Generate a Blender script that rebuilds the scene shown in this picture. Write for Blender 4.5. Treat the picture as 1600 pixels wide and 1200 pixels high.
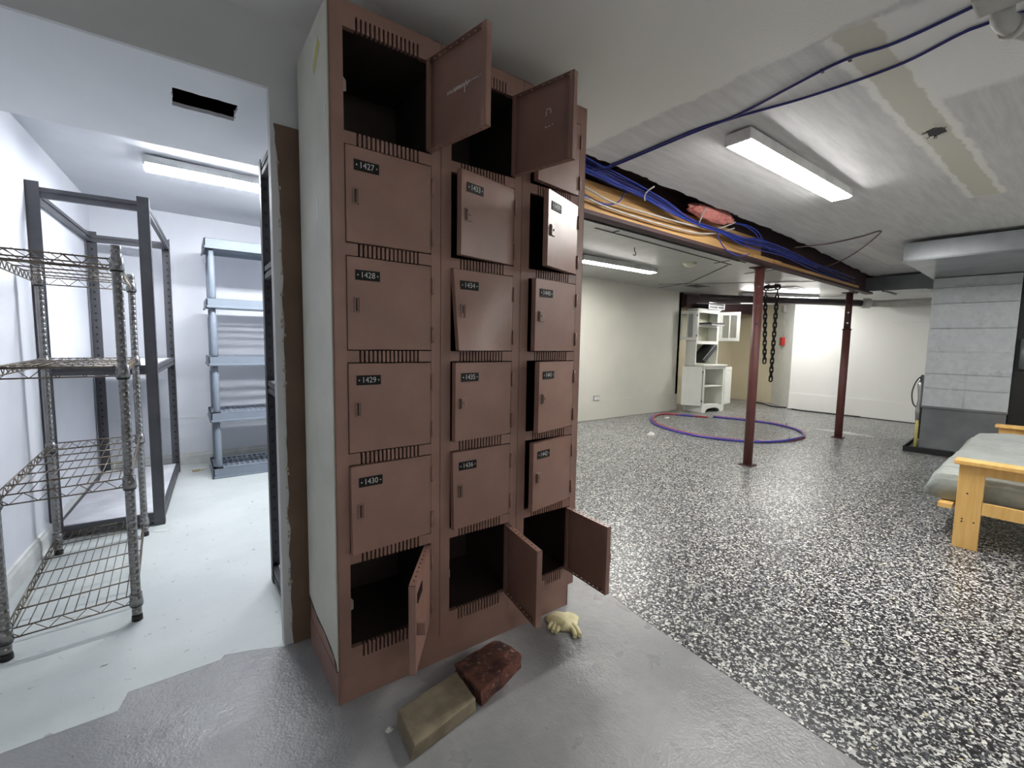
import bpy, bmesh, math, random
from mathutils import Vector, Matrix, noise as mnoise

for o in list(bpy.data.objects):
    bpy.data.objects.remove(o, do_unlink=True)
SC = bpy.context.scene
COL = SC.collection
R = math.radians
PI = math.pi
rnd = random.Random(7)

# ------------------------------------------------------------------ camera, world, exposure
cam_d = bpy.data.cameras.new('camera')
cam_d.sensor_width = 36.0
cam_d.lens = 36.0 * 704.17 / 1600.0
cam_d.clip_start = 0.02
cam = bpy.data.objects.new('camera', cam_d)
COL.objects.link(cam)
PIT, ROL, YAW = R(5.0796), R(0.99896), R(53.7657)
vx, vy = math.cos(YAW), math.sin(YAW)
fw = Vector((vx * math.cos(PIT), vy * math.cos(PIT), -math.sin(PIT)))
r0 = Vector((vy, -vx, 0.0))
u0 = r0.cross(fw)
rr = math.cos(ROL) * r0 + math.sin(ROL) * u0
uu = -math.sin(ROL) * r0 + math.cos(ROL) * u0
m3 = Matrix((rr, uu, -fw)).transposed()
cam.matrix_world = Matrix.Translation((0, 0, 1.05)) @ m3.to_4x4()
SC.camera = cam
SC.view_settings.view_transform = 'Standard'
SC.view_settings.look = 'None'
SC.view_settings.gamma = 1.0
SC.view_settings.use_curve_mapping = False
SC.view_settings.exposure = 2.2
W = bpy.data.worlds.new('world')
SC.world = W
W.use_nodes = True
W.node_tree.nodes['Background'].inputs[0].default_value = (0.75, 0.85, 1.0, 1)
W.node_tree.nodes['Background'].inputs[1].default_value = 0.02
LAMP_MAIN = 22.0
FILL_REAR = 7.0
FILL_SIDE = 27.0
LAMP_FAR = 17.0
LAMP_STORE = 23.0
LAMP_BACK = 21.0


def zc(x):
    """height of the slightly sagging ceiling"""
    return 2.035 - 0.0158 * x


# ------------------------------------------------------------------ materials
def srgb(c):
    return tuple(((v / 255) / 12.92 if v / 255 <= 0.04045 else ((v / 255 + 0.055) / 1.055) ** 2.4) for v in c) + (1.0,)


class NT:
    """tiny node builder"""
    def __init__(s, name):
        s.m = bpy.data.materials.new(name)
        s.m.use_nodes = True
        s.t = s.m.node_tree
        s.b = s.t.nodes['Principled BSDF']

    def n(s, ty, **kw):
        nd = s.t.nodes.new(ty)
        for k, v in kw.items():
            setattr(nd, k, v)
        return nd

    def l(s, a, b):
        s.t.links.new(a, b)

    def pos(s):
        return s.n('ShaderNodeNewGeometry').outputs['Position']

    def obj(s):
        return s.n('ShaderNodeTexCoord').outputs['Object']

    def math(s, op, a, b=None, c=None):
        nd = s.n('ShaderNodeMath', operation=op)
        for i, v in enumerate((a, b, c)):
            if v is None:
                continue
            if isinstance(v, (int, float)):
                nd.inputs[i].default_value = v
            else:
                s.l(v, nd.inputs[i])
        return nd.outputs[0]

    def step(s, x, a, b):
        nd = s.n('ShaderNodeMapRange', interpolation_type='SMOOTHSTEP')
        s.l(x, nd.inputs[0])
        nd.inputs[1].default_value = a
        nd.inputs[2].default_value = b
        return nd.outputs[0]

    def noise(s, vec, scale, detail=4, rough=0.55, stretch=None):
        if stretch:
            mp = s.n('ShaderNodeMapping')
            mp.inputs['Scale'].default_value = stretch
            s.l(vec, mp.inputs[0])
            vec = mp.outputs[0]
        nd = s.n('ShaderNodeTexNoise')
        nd.inputs['Scale'].default_value = scale
        nd.inputs['Detail'].default_value = detail
        nd.inputs['Roughness'].default_value = rough
        s.l(vec, nd.inputs['Vector'])
        return nd.outputs[0]

    def mix(s, f, a, b):
        nd = s.n('ShaderNodeMix', data_type='RGBA')
        if isinstance(f, (int, float)):
            nd.inputs[0].default_value = f
        else:
            s.l(f, nd.inputs[0])
        for i, v in ((6, a), (7, b)):
            if isinstance(v, tuple):
                nd.inputs[i].default_value = v
            else:
                s.l(v, nd.inputs[i])
        return nd.outputs[2]

    def bump(s, h, strength=0.2, dist=0.002):
        nd = s.n('ShaderNodeBump')
        nd.inputs['Strength'].default_value = strength
        nd.inputs['Distance'].default_value = dist
        s.l(h, nd.inputs['Height'])
        s.l(nd.outputs[0], s.b.inputs['Normal'])

    def col(s, c):
        if isinstance(c, tuple):
            s.b.inputs['Base Color'].default_value = c
        else:
            s.l(c, s.b.inputs['Base Color'])

    def rough(s, r):
        if isinstance(r, (int, float)):
            s.b.inputs['Roughness'].default_value = r
        else:
            s.l(r, s.b.inputs['Roughness'])


def simple(name, c, rough=0.6, metal=0.0, c2=None, nscale=8.0, amount=0.5, bump=0.0, bscale=80.0, stretch=None, spec=None):
    k = NT(name)
    p = k.obj()
    a = srgb(c)
    if c2 is None:
        c2 = tuple(v * 0.86 for v in c)
    f = k.step(k.noise(p, nscale, stretch=stretch), 0.5 - amount / 2, 0.5 + amount / 2)
    k.col(k.mix(f, srgb(c2), a))
    k.rough(rough)
    k.b.inputs['Metallic'].default_value = metal
    if spec is not None:
        k.b.inputs['Specular IOR Level'].default_value = spec
    if bump:
        k.bump(k.noise(p, bscale, 3), bump, 0.002)
    return k.m


def emit(name, c, strength):
    k = NT(name)
    k.col((0.9, 0.9, 0.9, 1))
    k.b.inputs['Emission Color'].default_value = c
    k.b.inputs['Emission Strength'].default_value = strength
    k.rough(0.5)
    return k.m


M = {}
M['lamp_main'] = emit('lamp_main', (1.0, 0.985, 0.95, 1), LAMP_MAIN)
M['lamp_store'] = emit('lamp_store', (0.93, 0.96, 1.0, 1), LAMP_STORE)
M['lamp_back'] = emit('lamp_back', (1.0, 0.985, 0.94, 1), LAMP_BACK)
M['lamp_far'] = emit('lamp_far', (1.0, 0.985, 0.94, 1), LAMP_FAR)
M['fill_rear'] = emit('fill_rear', (1.0, 0.985, 0.95, 1), FILL_REAR)
M['fill_side'] = emit('fill_side', (1.0, 0.985, 0.95, 1), FILL_SIDE)
M['housing'] = simple('white_enamel', (225, 226, 224), 0.4)
# lockers
k = NT('locker_paint')
p = k.obj()
f = k.step(k.noise(p, 5, 5), 0.35, 0.7)
sc1 = k.step(k.noise(p, 60, 6, 0.7, (1, 1, 4)), 0.70, 0.76)
k.col(k.mix(k.math('MULTIPLY', sc1, 0.25), k.mix(f, srgb((132, 101, 90)), srgb((148, 115, 103))), srgb((176, 152, 140))))
k.rough(k.math('ADD', k.math('MULTIPLY', k.noise(p, 22, 3), 0.18), 0.27))
k.bump(k.noise(p, 140, 2), 0.05, 0.001)
M['locker'] = k.m
M['locker_shade'] = simple('locker_paint_shaded', (62, 50, 46), 0.6)  # locker paint darkened, puts the compartments' shade into the colour
M['locker_side'] = simple('painted_locker_side', (206, 205, 194), 0.5, c2=(190, 189, 178), nscale=4, bump=0.25, bscale=14)
M['black'] = simple('black_plastic', (24, 24, 26), 0.45)
M['digits'] = simple('engraved_white', (205, 205, 200), 0.6)
M['plate'] = simple('number_plate_black', (20, 19, 21), 0.6, spec=0.25)
M['bright_steel'] = simple('worn_bright_steel', (170, 160, 150), 0.35, 0.8)
M['residue'] = simple('paper_residue', (200, 195, 190), 0.8)
M['sticker'] = simple('sticker_yellow', (206, 200, 110), 0.5)
M['white_paper'] = simple('white_paper', (226, 226, 222), 0.7)
# walls
M['wall_store'] = simple('storage_white_paint', (226, 228, 233), 0.55, c2=(216, 218, 225), nscale=2.0, bump=0.06, bscale=40)
M['wall_grey'] = simple('grey_white_wall_paint', (196, 197, 198), 0.6, c2=(188, 189, 190), nscale=3.0, bump=0.08, bscale=60)
M['soffit'] = simple('soffit_white_paint', (222, 224, 226), 0.6, c2=(214, 216, 220), nscale=2.0)
M['wall_cream'] = simple('cream_wall_paint', (205, 203, 192), 0.5, c2=(196, 194, 184), nscale=1.5, bump=0.05, bscale=30)
M['wall_beige'] = simple('beige_wall_paint', (204, 194, 168), 0.55, c2=(192, 182, 156), nscale=1.5)
M['wall_white'] = simple('white_panel_paint', (240, 240, 237), 0.4, c2=(235, 235, 232), nscale=1.2)
M['wall_lgrey'] = simple('pale_grey_wall_paint', (224, 226, 224), 0.5, c2=(214, 216, 214))
M['base_white'] = simple('white_baseboard_paint', (226, 227, 224), 0.4)
M['panel_brown'] = simple('brown_fibre_panel', (108, 86, 70), 0.75, c2=(94, 75, 60), nscale=6, amount=0.4, bump=0.1)
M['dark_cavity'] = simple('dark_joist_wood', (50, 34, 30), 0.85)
M['crumb'] = simple('crumbled_gypsum', (176, 166, 150), 0.9)

# ceiling with repaired drywall: old stippled paint, grey skim coat, filled seam with feathered white edges
k = NT('ceiling_paint')
p = k.pos()
sx = k.n('ShaderNodeSeparateXYZ')
k.l(p, sx.inputs[0])
X, Y = sx.outputs[0], sx.outputs[1]
n1 = k.noise(p, 9, 4)
n2 = k.noise(p, 45, 3)
nw = k.math('ADD', k.math('MULTIPLY', k.math('SUBTRACT', n1, 0.5), 0.10), k.math('MULTIPLY', k.math('SUBTRACT', n2, 0.5), 0.035))
old = k.mix(k.noise(p, 4, 3), srgb((226, 226, 223)), srgb((232, 232, 229)))
stre = k.noise(p, 3.0, 6, 0.65, (1.0, 9.0, 1))
skim = k.mix(k.step(stre, 0.28, 0.75), srgb((194, 194, 196)), srgb((214, 214, 215)))
mskim = k.math('MULTIPLY', k.step(k.math('ADD', X, k.math('MULTIPLY', nw, 0.8)), 1.625, 1.655), k.step(Y, -5.0, -4.9))
c = k.mix(mskim, old, skim)
# white skim patch near the pipes
wpx = k.math('MULTIPLY', k.step(k.math('ADD', X, nw), 1.66, 1.69), k.math('SUBTRACT', 1.0, k.step(k.math('ADD', X, nw), 2.33, 2.39)))
wpy = k.math('SUBTRACT', 1.0, k.step(k.math('ADD', Y, nw), 0.53, 0.56))
c = k.mix(k.math('MULTIPLY', k.math('MULTIPLY', wpx, wpy), 0.9), c, srgb((234, 235, 236)))
# filled drywall seam
dx = k.math('MULTIPLY', k.step(k.math('ADD', X, nw), 1.65, 1.66), k.math('SUBTRACT', 1.0, k.step(k.math('ADD', X, nw), 3.86, 3.9)))
yy = k.math('ABSOLUTE', k.math('SUBTRACT', Y, 0.575))
yyn = k.math('ADD', yy, k.math('MULTIPLY', nw, 0.45))
feather = k.math('MULTIPLY', k.math('SUBTRACT', 1.0, k.step(yyn, 0.068, 0.088)), dx)
c = k.mix(k.math('MULTIPLY', feather, 0.95), c, srgb((232, 232, 229)))
core = k.math('MULTIPLY', k.math('SUBTRACT', 1.0, k.step(yyn, 0.045, 0.055)), dx)
c = k.mix(k.math('MULTIPLY', core, 0.95), c, srgb((202, 201, 190)))
# second repair strip further back
d2 = k.math('MULTIPLY', k.step(X, 4.75, 4.8), k.math('SUBTRACT', 1.0, k.step(X, 6.0, 6.05)))
e2 = k.math('SUBTRACT', 1.0, k.step(k.math('ABSOLUTE', k.math('SUBTRACT', Y, 1.49)), 0.05, 0.08))
c = k.mix(k.math('MULTIPLY', k.math('MULTIPLY', d2, e2), 0.6), c, srgb((228, 228, 222)))
k.col(c)
k.rough(0.62)
k.bump(k.noise(p, 90, 4, 0.6), 0.35, 0.003)
M['ceiling'] = k.m
# glossier painted boards on the far side of the beam
M['ceiling_far'] = simple('glossy_white_ceiling_board', (178, 179, 177), 0.35, c2=(166, 167, 165), nscale=2.2, bump=0.12, bscale=5, stretch=(3, 1, 1))
M['ceiling_store'] = simple('storage_ceiling_paint', (200, 202, 206), 0.6, c2=(190, 192, 198), nscale=3)
M['joint'] = simple('dark_joint', (58, 56, 54), 0.9)

# floors
k = NT('grey_floor_paint')
p = k.pos()
f = k.step(k.noise(p, 2.2, 6, 0.6), 0.35, 0.68)
c = k.mix(f, srgb((134, 135, 137)), srgb((158, 158, 158)))
spk = k.step(k.noise(p, 55, 2, 0.5), 0.735, 0.76)
c = k.mix(k.math('MULTIPLY', spk, 0.8), c, srgb((58, 56, 54)))
grime = k.step(k.noise(p, 13, 5, 0.7), 0.58, 0.78)
c = k.mix(k.math('MULTIPLY', grime, 0.3), c, srgb((112, 108, 98)))
k.col(c)
k.rough(k.math('ADD', k.math('MULTIPLY', k.noise(p, 6, 3), 0.2), 0.2))
h = k.math('ADD', k.math('MULTIPLY', k.noise(p, 130, 3, 0.6), 0.7), k.math('MULTIPLY', k.noise(p, 38, 3), 1.0))
k.bump(h, 0.55, 0.004)
M['floor_grey'] = k.m
k = NT('pale_storage_floor_paint')
p = k.pos()
f = k.step(k.noise(p, 2.5, 5), 0.3, 0.7)
c = k.mix(f, srgb((188, 194, 193)), srgb((200, 205, 203)))
spk = k.step(k.noise(p, 26, 4, 0.6), 0.655, 0.69)
c = k.mix(k.math('MULTIPLY', spk, 0.5), c, srgb((120, 112, 98)))
scr = k.step(k.noise(p, 14, 5, 0.7, (1, 5, 1)), 0.60, 0.70)
c = k.mix(k.math('MULTIPLY', scr, 0.3), c, srgb((150, 148, 140)))
k.col(c)
k.rough(0.45)
k.bump(k.noise(p, 60, 3), 0.12, 0.003)
M['floor_store'] = k.m
# flake floor
k = NT('black_white_flake_floor')
p = k.pos()
wob = k.n('ShaderNodeTexNoise')
wob.inputs['Scale'].default_value = 90
k.l(p, wob.inputs['Vector'])
wv = k.n('ShaderNodeVectorMath', operation='MULTIPLY_ADD')
k.l(wob.outputs['Color'], wv.inputs[0])
wv.inputs[1].default_value = (0.009, 0.009, 0.0)
k.l(p, wv.inputs[2])


def flakes(scale, stops):
    v = k.n('ShaderNodeTexVoronoi')
    v.inputs['Scale'].default_value = scale
    k.l(wv.outputs[0], v.inputs['Vector'])
    s_ = k.n('ShaderNodeSeparateXYZ')
    k.l(v.outputs['Color'], s_.inputs[0])
    rp = k.n('ShaderNodeValToRGB')
    rp.color_ramp.interpolation = 'CONSTANT'
    rp.color_ramp.elements[0].position = 0
    rp.color_ramp.elements[0].color = srgb(stops[0][1])
    rp.color_ramp.elements[1].position = stops[1][0]
    rp.color_ramp.elements[1].color = srgb(stops[1][1])
    for po, cc in stops[2:]:
        e = rp.color_ramp.elements.new(po)
        e.color = srgb(cc)
    k.l(s_.outputs[0], rp.inputs[0])
    return rp.outputs[0], s_.outputs[1]


ca, ra = flakes(122, [(0, (22, 23, 26)), (0.40, (66, 69, 75)), (0.58, (120, 122, 124)), (0.70, (190, 191, 188)), (0.86, (226, 226, 220)), (0.992, (206, 200, 160))])
cb, rb = flakes(190, [(0, (28, 29, 32)), (0.5, (84, 87, 92)), (0.72, (205, 206, 203))])
k.col(k.mix(k.step(ra, 0.55, 0.56), ca, cb))
k.rough(k.math('ADD', k.math('MULTIPLY', k.noise(p, 3, 3), 0.2), 0.24))
k.bump(k.math('ADD', ra, k.noise(p, 20, 2)), 0.15, 0.0015)
M['floor_flake'] = k.m

# metals etc.
M['rack_grey'] = simple('grey_powder_coat', (92, 92, 97), 0.45, 0.3)
M['rack_dark'] = simple('charcoal_powder_coat', (66, 65, 70), 0.5, 0.2)
M['white_board'] = simple('white_melamine', (222, 223, 228), 0.45)
M['chrome'] = simple('dull_chrome', (152, 152, 154), 0.22, 0.9, c2=(122, 119, 114), nscale=9, amount=0.7)
M['wire'] = simple('tarnished_wire', (122, 116, 106), 0.4, 0.8, c2=(88, 74, 58), nscale=25, amount=0.5)
M['plastic_grey'] = simple('blue_grey_plastic', (126, 135, 146), 0.5, c2=(120, 129, 140))
M['galv'] = None
k = NT('galvanised_steel')
p = k.obj()
v = k.n('ShaderNodeTexVoronoi')
v.inputs['Scale'].default_value = 26
k.l(p, v.inputs['Vector'])
s_ = k.n('ShaderNodeSeparateXYZ')
k.l(v.outputs['Color'], s_.inputs[0])
c = k.mix(s_.outputs[0], srgb((182, 188, 192)), srgb((194, 199, 203)))
st = k.step(k.noise(p, 5, 7, 0.75), 0.56, 0.72)
c = k.mix(k.math('MULTIPLY', st, 0.55), c, srgb((118, 120, 122)))
drip = k.step(k.noise(p, 11, 5, 0.7, (1, 1, 0.08)), 0.6, 0.74)
c = k.mix(k.math('MULTIPLY', drip, 0.4), c, srgb((112, 114, 116)))
k.col(c)
k.b.inputs['Metallic'].default_value = 0.3
k.rough(k.math('ADD', k.math('MULTIPLY', k.noise(p, 9, 4), 0.25), 0.33))
k.bump(k.noise(p, 3, 3), 0.15, 0.02)
M['galv'] = k.m
M['galv_clean'] = simple('bright_galvanised_duct', (172, 176, 180), 0.3, 0.8, c2=(150, 154, 158), nscale=4)
M['galv_shell'] = simple('dull_steel_shell', (140, 144, 148), 0.3, 0.6, c2=(116, 120, 124), nscale=3)
M['red_oxide'] = simple('red_oxide_paint', (106, 62, 59), 0.5, c2=(90, 52, 49), nscale=9, bump=0.1)
M['dark_oxide'] = simple('dark_red_oxide', (74, 40, 38), 0.6, c2=(60, 34, 34), nscale=9)
M['beam_steel'] = simple('maroon_beam_steel', (70, 44, 47), 0.65, c2=(56, 36, 40), nscale=5, bump=0.15, bscale=30)
k = NT('yellow_pine_plank')
p = k.obj()
g = k.noise(p, 3.0, 6, 0.6, (0.35, 5, 9))
c = k.mix(k.step(g, 0.3, 0.7), srgb((170, 124, 72)), srgb((214, 172, 112)))
kn = k.step(k.noise(p, 9, 2, 0.5, (0.6, 1, 1.4)), 0.70, 0.78)
c = k.mix(k.math('MULTIPLY', kn, 0.6), c, srgb((96, 58, 30)))
k.col(c)
k.rough(0.65)
M['pine'] = k.m
k = NT('varnished_pine')
p = k.obj()
g = k.noise(p, 4.0, 6, 0.6, (1, 8, 0.6))
k.col(k.mix(k.step(g, 0.3, 0.7), srgb((232, 182, 104)), srgb((244, 202, 128))))
k.rough(0.38)
M['pine_var'] = k.m
M['blue_cable'] = simple('blue_cable', (44, 70, 176), 0.45, c2=(38, 58, 150))
M['dblue_cable'] = simple('dark_blue_cable', (40, 44, 120), 0.45)
M['white_cable'] = simple('white_cable', (206, 202, 196), 0.5)
M['brown_cable'] = simple('brown_cable', (120, 104, 98), 0.5)
M['pink'] = simple('pink_insulation', (222, 150, 140), 0.95, c2=(190, 112, 106), nscale=18, bump=0.8, bscale=60)
M['iron'] = simple('black_iron', (38, 36, 36), 0.45, 0.5)
M['pipe_dark'] = simple('dark_drain_pipe', (62, 50, 54), 0.3, 0.1, c2=(50, 40, 44))
M['pipe_white'] = simple('white_painted_pipe', (186, 186, 182), 0.5)
M['cab_white'] = simple('white_cabinet_paint', (232, 233, 226), 0.4, c2=(226, 227, 220))
M['cab_in'] = simple('cream_cabinet_inside', (226, 226, 204), 0.5)
k = NT('door_glass')
k.col((0.9, 0.95, 0.95, 1))
k.rough(0.05)
k.b.inputs['Transmission Weight'].default_value = 0.9
k.b.inputs['IOR'].default_value = 1.05
M['glass'] = k.m
M['silver'] = simple('silver_plastic', (176, 176, 180), 0.35, 0.5)
M['dark_grey'] = simple('dark_grey_plastic', (52, 52, 58), 0.4)
M['blue_hose'] = simple('blue_tubing', (78, 72, 168), 0.35)
M['red_hose'] = simple('red_tubing', (176, 66, 72), 0.35)
M['alarm_red'] = simple('alarm_red', (196, 40, 40), 0.4)
M['brick_buff'] = simple('buff_concrete_brick', (140, 130, 108), 0.9, c2=(104, 94, 78), nscale=14, amount=0.5, bump=0.6, bscale=70)
k = NT('red_clay_brick')
p = k.obj()
c = k.mix(k.step(k.noise(p, 18, 5, 0.65), 0.35, 0.66), srgb((62, 42, 38)), srgb((118, 72, 60)))
c = k.mix(k.step(k.noise(p, 70, 3, 0.6), 0.60, 0.72), c, srgb((168, 128, 108)))
k.col(c)
k.rough(0.92)
k.bump(k.math('ADD', k.noise(p, 45, 5, 0.7), k.noise(p, 140, 3)), 0.9, 0.006)
M['brick_red'] = k.m
M['glove'] = simple('cream_glove', (226, 218, 178), 0.7, c2=(206, 196, 150), nscale=20)
k = NT('grey_green_corduroy')
p = k.obj()
wv2 = k.n('ShaderNodeTexWave', wave_type='BANDS', bands_direction='X')
wv2.inputs['Scale'].default_value = 14
wv2.inputs['Distortion'].default_value = 2.5
wv2.inputs['Detail'].default_value = 2
k.l(p, wv2.inputs['Vector'])
f = k.step(k.noise(p, 6, 5), 0.3, 0.7)
c = k.mix(f, srgb((132, 139, 136)), srgb((164, 170, 166)))
c = k.mix(k.math('MULTIPLY', wv2.outputs['Fac'], 0.25), c, srgb((180, 186, 180)))
k.col(c)
k.rough(0.85)
k.b.inputs['Sheen Weight'].default_value = 0.3
k.bump(k.math('ADD', wv2.outputs['Fac'], k.noise(p, 30, 4)), 0.5, 0.008)
M['futon'] = k.m
M['foil'] = simple('aluminium_foil', (190, 192, 194), 0.25, 0.9, bump=0.6, bscale=60)
M['yellow'] = simple('yellow_tube', (214, 206, 120), 0.5)
M['straw'] = simple('straw', (190, 170, 110), 0.8)

# ------------------------------------------------------------------ geometry helpers
ORG = {}


class B:
    """collects shapes in world (or local) coordinates and links them as ONE mesh object"""
    def __init__(s):
        s.v, s.f, s.mi, s.sm = [], [], [], []
        s.mats = []
        s.cur = 0
        s.xf = None

    def mat(s, name):
        if name not in s.mats:
            s.mats.append(name)
        s.cur = s.mats.index(name)
        return s

    def add(s, vs, fs, smooth=False):
        o = len(s.v)
        for q in vs:
            q = Vector(q)
            s.v.append(s.xf @ q if s.xf else q)
        for q in fs:
            s.f.append([i + o for i in q])
            s.mi.append(s.cur)
            s.sm.append(smooth)
        return s

    def box(s, x0, x1, y0, y1, z0, z1):
        vs = [(x, y, z) for z in (z0, z1) for y in (y0, y1) for x in (x0, x1)]
        return s.add(vs, [(0, 2, 3, 1), (4, 5, 7, 6), (0, 1, 5, 4), (2, 6, 7, 3), (0, 4, 6, 2), (1, 3, 7, 5)])

    def hexa(s, bot, top):
        """bottom 4 pts counter-clockwise from above, top 4 pts"""
        return s.add(list(bot) + list(top), [(3, 2, 1, 0), (4, 5, 6, 7), (0, 1, 5, 4), (1, 2, 6, 5), (2, 3, 7, 6), (3, 0, 4, 7)])

    def bar(s, p, q, w, h, up=(0, 0, 1)):
        p, q = Vector(p), Vector(q)
        d = (q - p).normalized()
        up = Vector(up)
        a = d.cross(up)
        if a.length < 1e-5:
            a = d.cross(Vector((1, 0, 0)))
        a.normalize()
        b = a.cross(d)
        a *= w / 2
        b *= h / 2
        return s.hexa([p - a - b, p + a - b, q + a - b, q - a - b], [p - a + b, p + a + b, q + a + b, q - a + b])

    def prism(s, poly, a0, a1, axis='z'):
        n = len(poly)

        def P(u, w, t):
            return {'z': (u, w, t), 'y': (u, t, w), 'x': (t, u, w)}[axis]
        vs = [P(u, w, a0) for u, w in poly] + [P(u, w, a1) for u, w in poly]
        fs = [list(range(n - 1, -1, -1)), list(range(n, 2 * n))] + [(i, (i + 1) % n, n + (i + 1) % n, n + i) for i in range(n)]
        return s.add(vs, fs)

    def tube(s, pts, r, n=8, closed=False, caps=True):
        pts = [Vector(q) for q in pts]
        N = len(pts)
        rs = r if isinstance(r, (list, tuple)) else [r] * N
        vs, fs = [], []
        prev = None
        for i in range(N):
            if closed:
                d = pts[(i + 1) % N] - pts[i - 1]
            else:
                d = pts[min(i + 1, N - 1)] - pts[max(i - 1, 0)]
            d.normalize()
            if prev is None:
                a = d.orthogonal().normalized()
            else:
                a = prev - d * prev.dot(d)
                if a.length < 1e-6:
                    a = d.orthogonal()
                a.normalize()
            prev = a
            b = d.cross(a)
            for j in range(n):
                t = 2 * PI * j / n
                vs.append(pts[i] + (a * math.cos(t) + b * math.sin(t)) * rs[i])
        M_ = N if closed else N - 1
        for i in range(M_):
            i2 = (i + 1) % N
            for j in range(n):
                j2 = (j + 1) % n
                fs.append((i * n + j, i * n + j2, i2 * n + j2, i2 * n + j))
        s.add(vs, fs, True)
        if caps and not closed:
            o = len(s.v) - len(vs)
            s.f.append([o + j for j in range(n - 1, -1, -1)])
            s.mi.append(s.cur)
            s.sm.append(False)
            s.f.append([o + (N - 1) * n + j for j in range(n)])
            s.mi.append(s.cur)
            s.sm.append(False)
        return s

    def cyl(s, p, q, r, n=16, r2=None):
        return s.tube([p, q], [r, r if r2 is None else r2], n)

    def build(s, name, mats=None, parent=None, kind=None, bevel=0.0, local=False, loc=None):
        if mats is None:
            mats = s.mats
        elif isinstance(mats, str):
            mats = [mats]
        off = Vector((0, 0, 0))
        if parent is not None and not local:
            off = ORG[parent.name]
        elif loc is not None and not local:
            off = Vector(loc)
        me = bpy.data.meshes.new(name)
        me.from_pydata([tuple(q - off) for q in s.v], [], s.f)
        for mname in mats:
            me.materials.append(M[mname])
        me.polygons.foreach_set('material_index', [min(i, len(mats) - 1) for i in s.mi])
        me.polygons.foreach_set('use_smooth', s.sm)
        bm = bmesh.new()
        bm.from_mesh(me)
        bmesh.ops.recalc_face_normals(bm, faces=bm.faces)
        bm.to_mesh(me)
        bm.free()
        me.update()
        o = bpy.data.objects.new(name, me)
        COL.objects.link(o)
        if parent is not None:
            o.parent = parent
            ORG[o.name] = ORG[parent.name].copy()
        else:
            o.location = loc if loc is not None else (0, 0, 0)
            ORG[o.name] = Vector(o.location)
        if kind:
            o['kind'] = kind
        if bevel:
            md = o.modifiers.new('bevel', 'BEVEL')
            md.width = bevel
            md.segments = 2
            md.limit_method = 'ANGLE'
            md.angle_limit = R(40)
        return o


def tag(o, label, cat, group=None):
    o['label'] = label
    o['category'] = cat
    if group:
        o['group'] = group
    return o


def thing(name, loc, label, cat, group=None, rz=0.0):
    o = bpy.data.objects.new(name, None)
    o.empty_display_size = 0.05
    COL.objects.link(o)
    o.location = loc
    o.rotation_euler = (0, 0, rz)
    ORG[o.name] = Vector(loc)
    return tag(o, label, cat, group)


def copy_part(src, parent, loc=None, name=None):
    c = src.copy()
    COL.objects.link(c)
    c.parent = parent
    if loc is not None:
        c.location = loc
    ORG[c.name] = ORG[parent.name].copy()
    return c


def smooth_path(pts, sub=6):
    """Catmull-Rom through the points"""
    pts = [Vector(q) for q in pts]
    out = []
    for i in range(len(pts) - 1):
        p0, p1, p2, p3 = pts[max(i - 1, 0)], pts[i], pts[i + 1], pts[min(i + 2, len(pts) - 1)]
        for j in range(sub):
            t = j / sub
            out.append(0.5 * ((2 * p1) + (p2 - p0) * t + (2 * p0 - 5 * p1 + 4 * p2 - p3) * t * t + (3 * p1 - p0 - 3 * p2 + p3) * t ** 3))
    out.append(pts[-1])
    return out


# ================================================================== SETTING
# floors
EDGE = [(1.36, -3.2), (1.352, 0.3), (1.40, 1.04), (1.468, 1.45), (1.50, 1.70), (1.50, 4.95)]
STB = [(-0.72, 1.59), (-0.408, 1.595), (-0.305, 1.598), (-0.185, 1.60), (-0.168, 1.672), (0.065, 1.679), (0.075, 1.70), (0.16, 1.672), (0.246, 1.635), (0.27, 1.66), (1.36, 1.66)]
b = B()
poly = [(-0.75, -3.2)] + EDGE[:5] + [(1.36, 1.70)] + STB[::-1] + [(-0.75, 1.59)]
b.prism(poly, -0.06, 0.0)
b.build('floor', 'floor_grey', kind='structure')
b = B()
poly = [(-0.72, 1.59)] + STB[1:] + [(1.36, 4.7), (-0.72, 4.7)]
b.prism(poly, -0.06, 0.0006)
b.build('floor.001', 'floor_store', kind='structure')
b = B()
poly = EDGE + [(9.5, 4.95), (9.5, -3.2)]
b.prism(poly, -0.06, 0.0012)
b.build('floor.002', 'floor_flake', kind='structure')


def ceil_slab(poly, th=0.015, up=0.0):
    b = B()
    n = len(poly)
    vs = [(x, y, zc(x) + up) for x, y in poly] + [(x, y, zc(x) + up + th) for x, y in poly]
    fs = [list(range(n - 1, -1, -1)), list(range(n, 2 * n))] + [(i, (i + 1) % n, n + (i + 1) % n, n + i) for i in range(n)]
    return b.add(vs, fs)


# near ceiling, its far edge torn open along the beam
rag = []
x = 1.36
while x < 6.9:
    t = (x - 1.36) / 5.5
    y = 1.695 + 0.05 * min(1, max(0, (x - 1.7) / 2.5)) + 0.15 * max(0, (x - 4.2) / 2.4)
    y += 0.022 * mnoise.noise(Vector((x * 5, 0, 0))) + 0.014 * mnoise.noise(Vector((x * 21, 3, 0)))
    rag.append((x, y))
    x += 0.035
rag.append((6.95, rag[-1][1]))
poly = [(-0.75, -3.2), (9.5, -3.2), (9.5, 2.12), (6.95, 2.12)] + rag[::-1] + [(1.36, 1.66), (-0.75, 1.66)]
ceil_slab(poly).build('ceiling', 'ceiling', kind='structure')
ceil_slab([(-0.75, 1.66), (1.36, 1.66), (1.36, 4.7), (-0.75, 4.7)]).build('ceiling.001', 'ceiling_store', kind='structure')
far = ceil_slab([(1.36, 2.12), (9.5, 2.12), (9.5, 4.95), (1.36, 4.95)], up=0.0).build('ceiling.002', 'ceiling_far', kind='structure')
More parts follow.
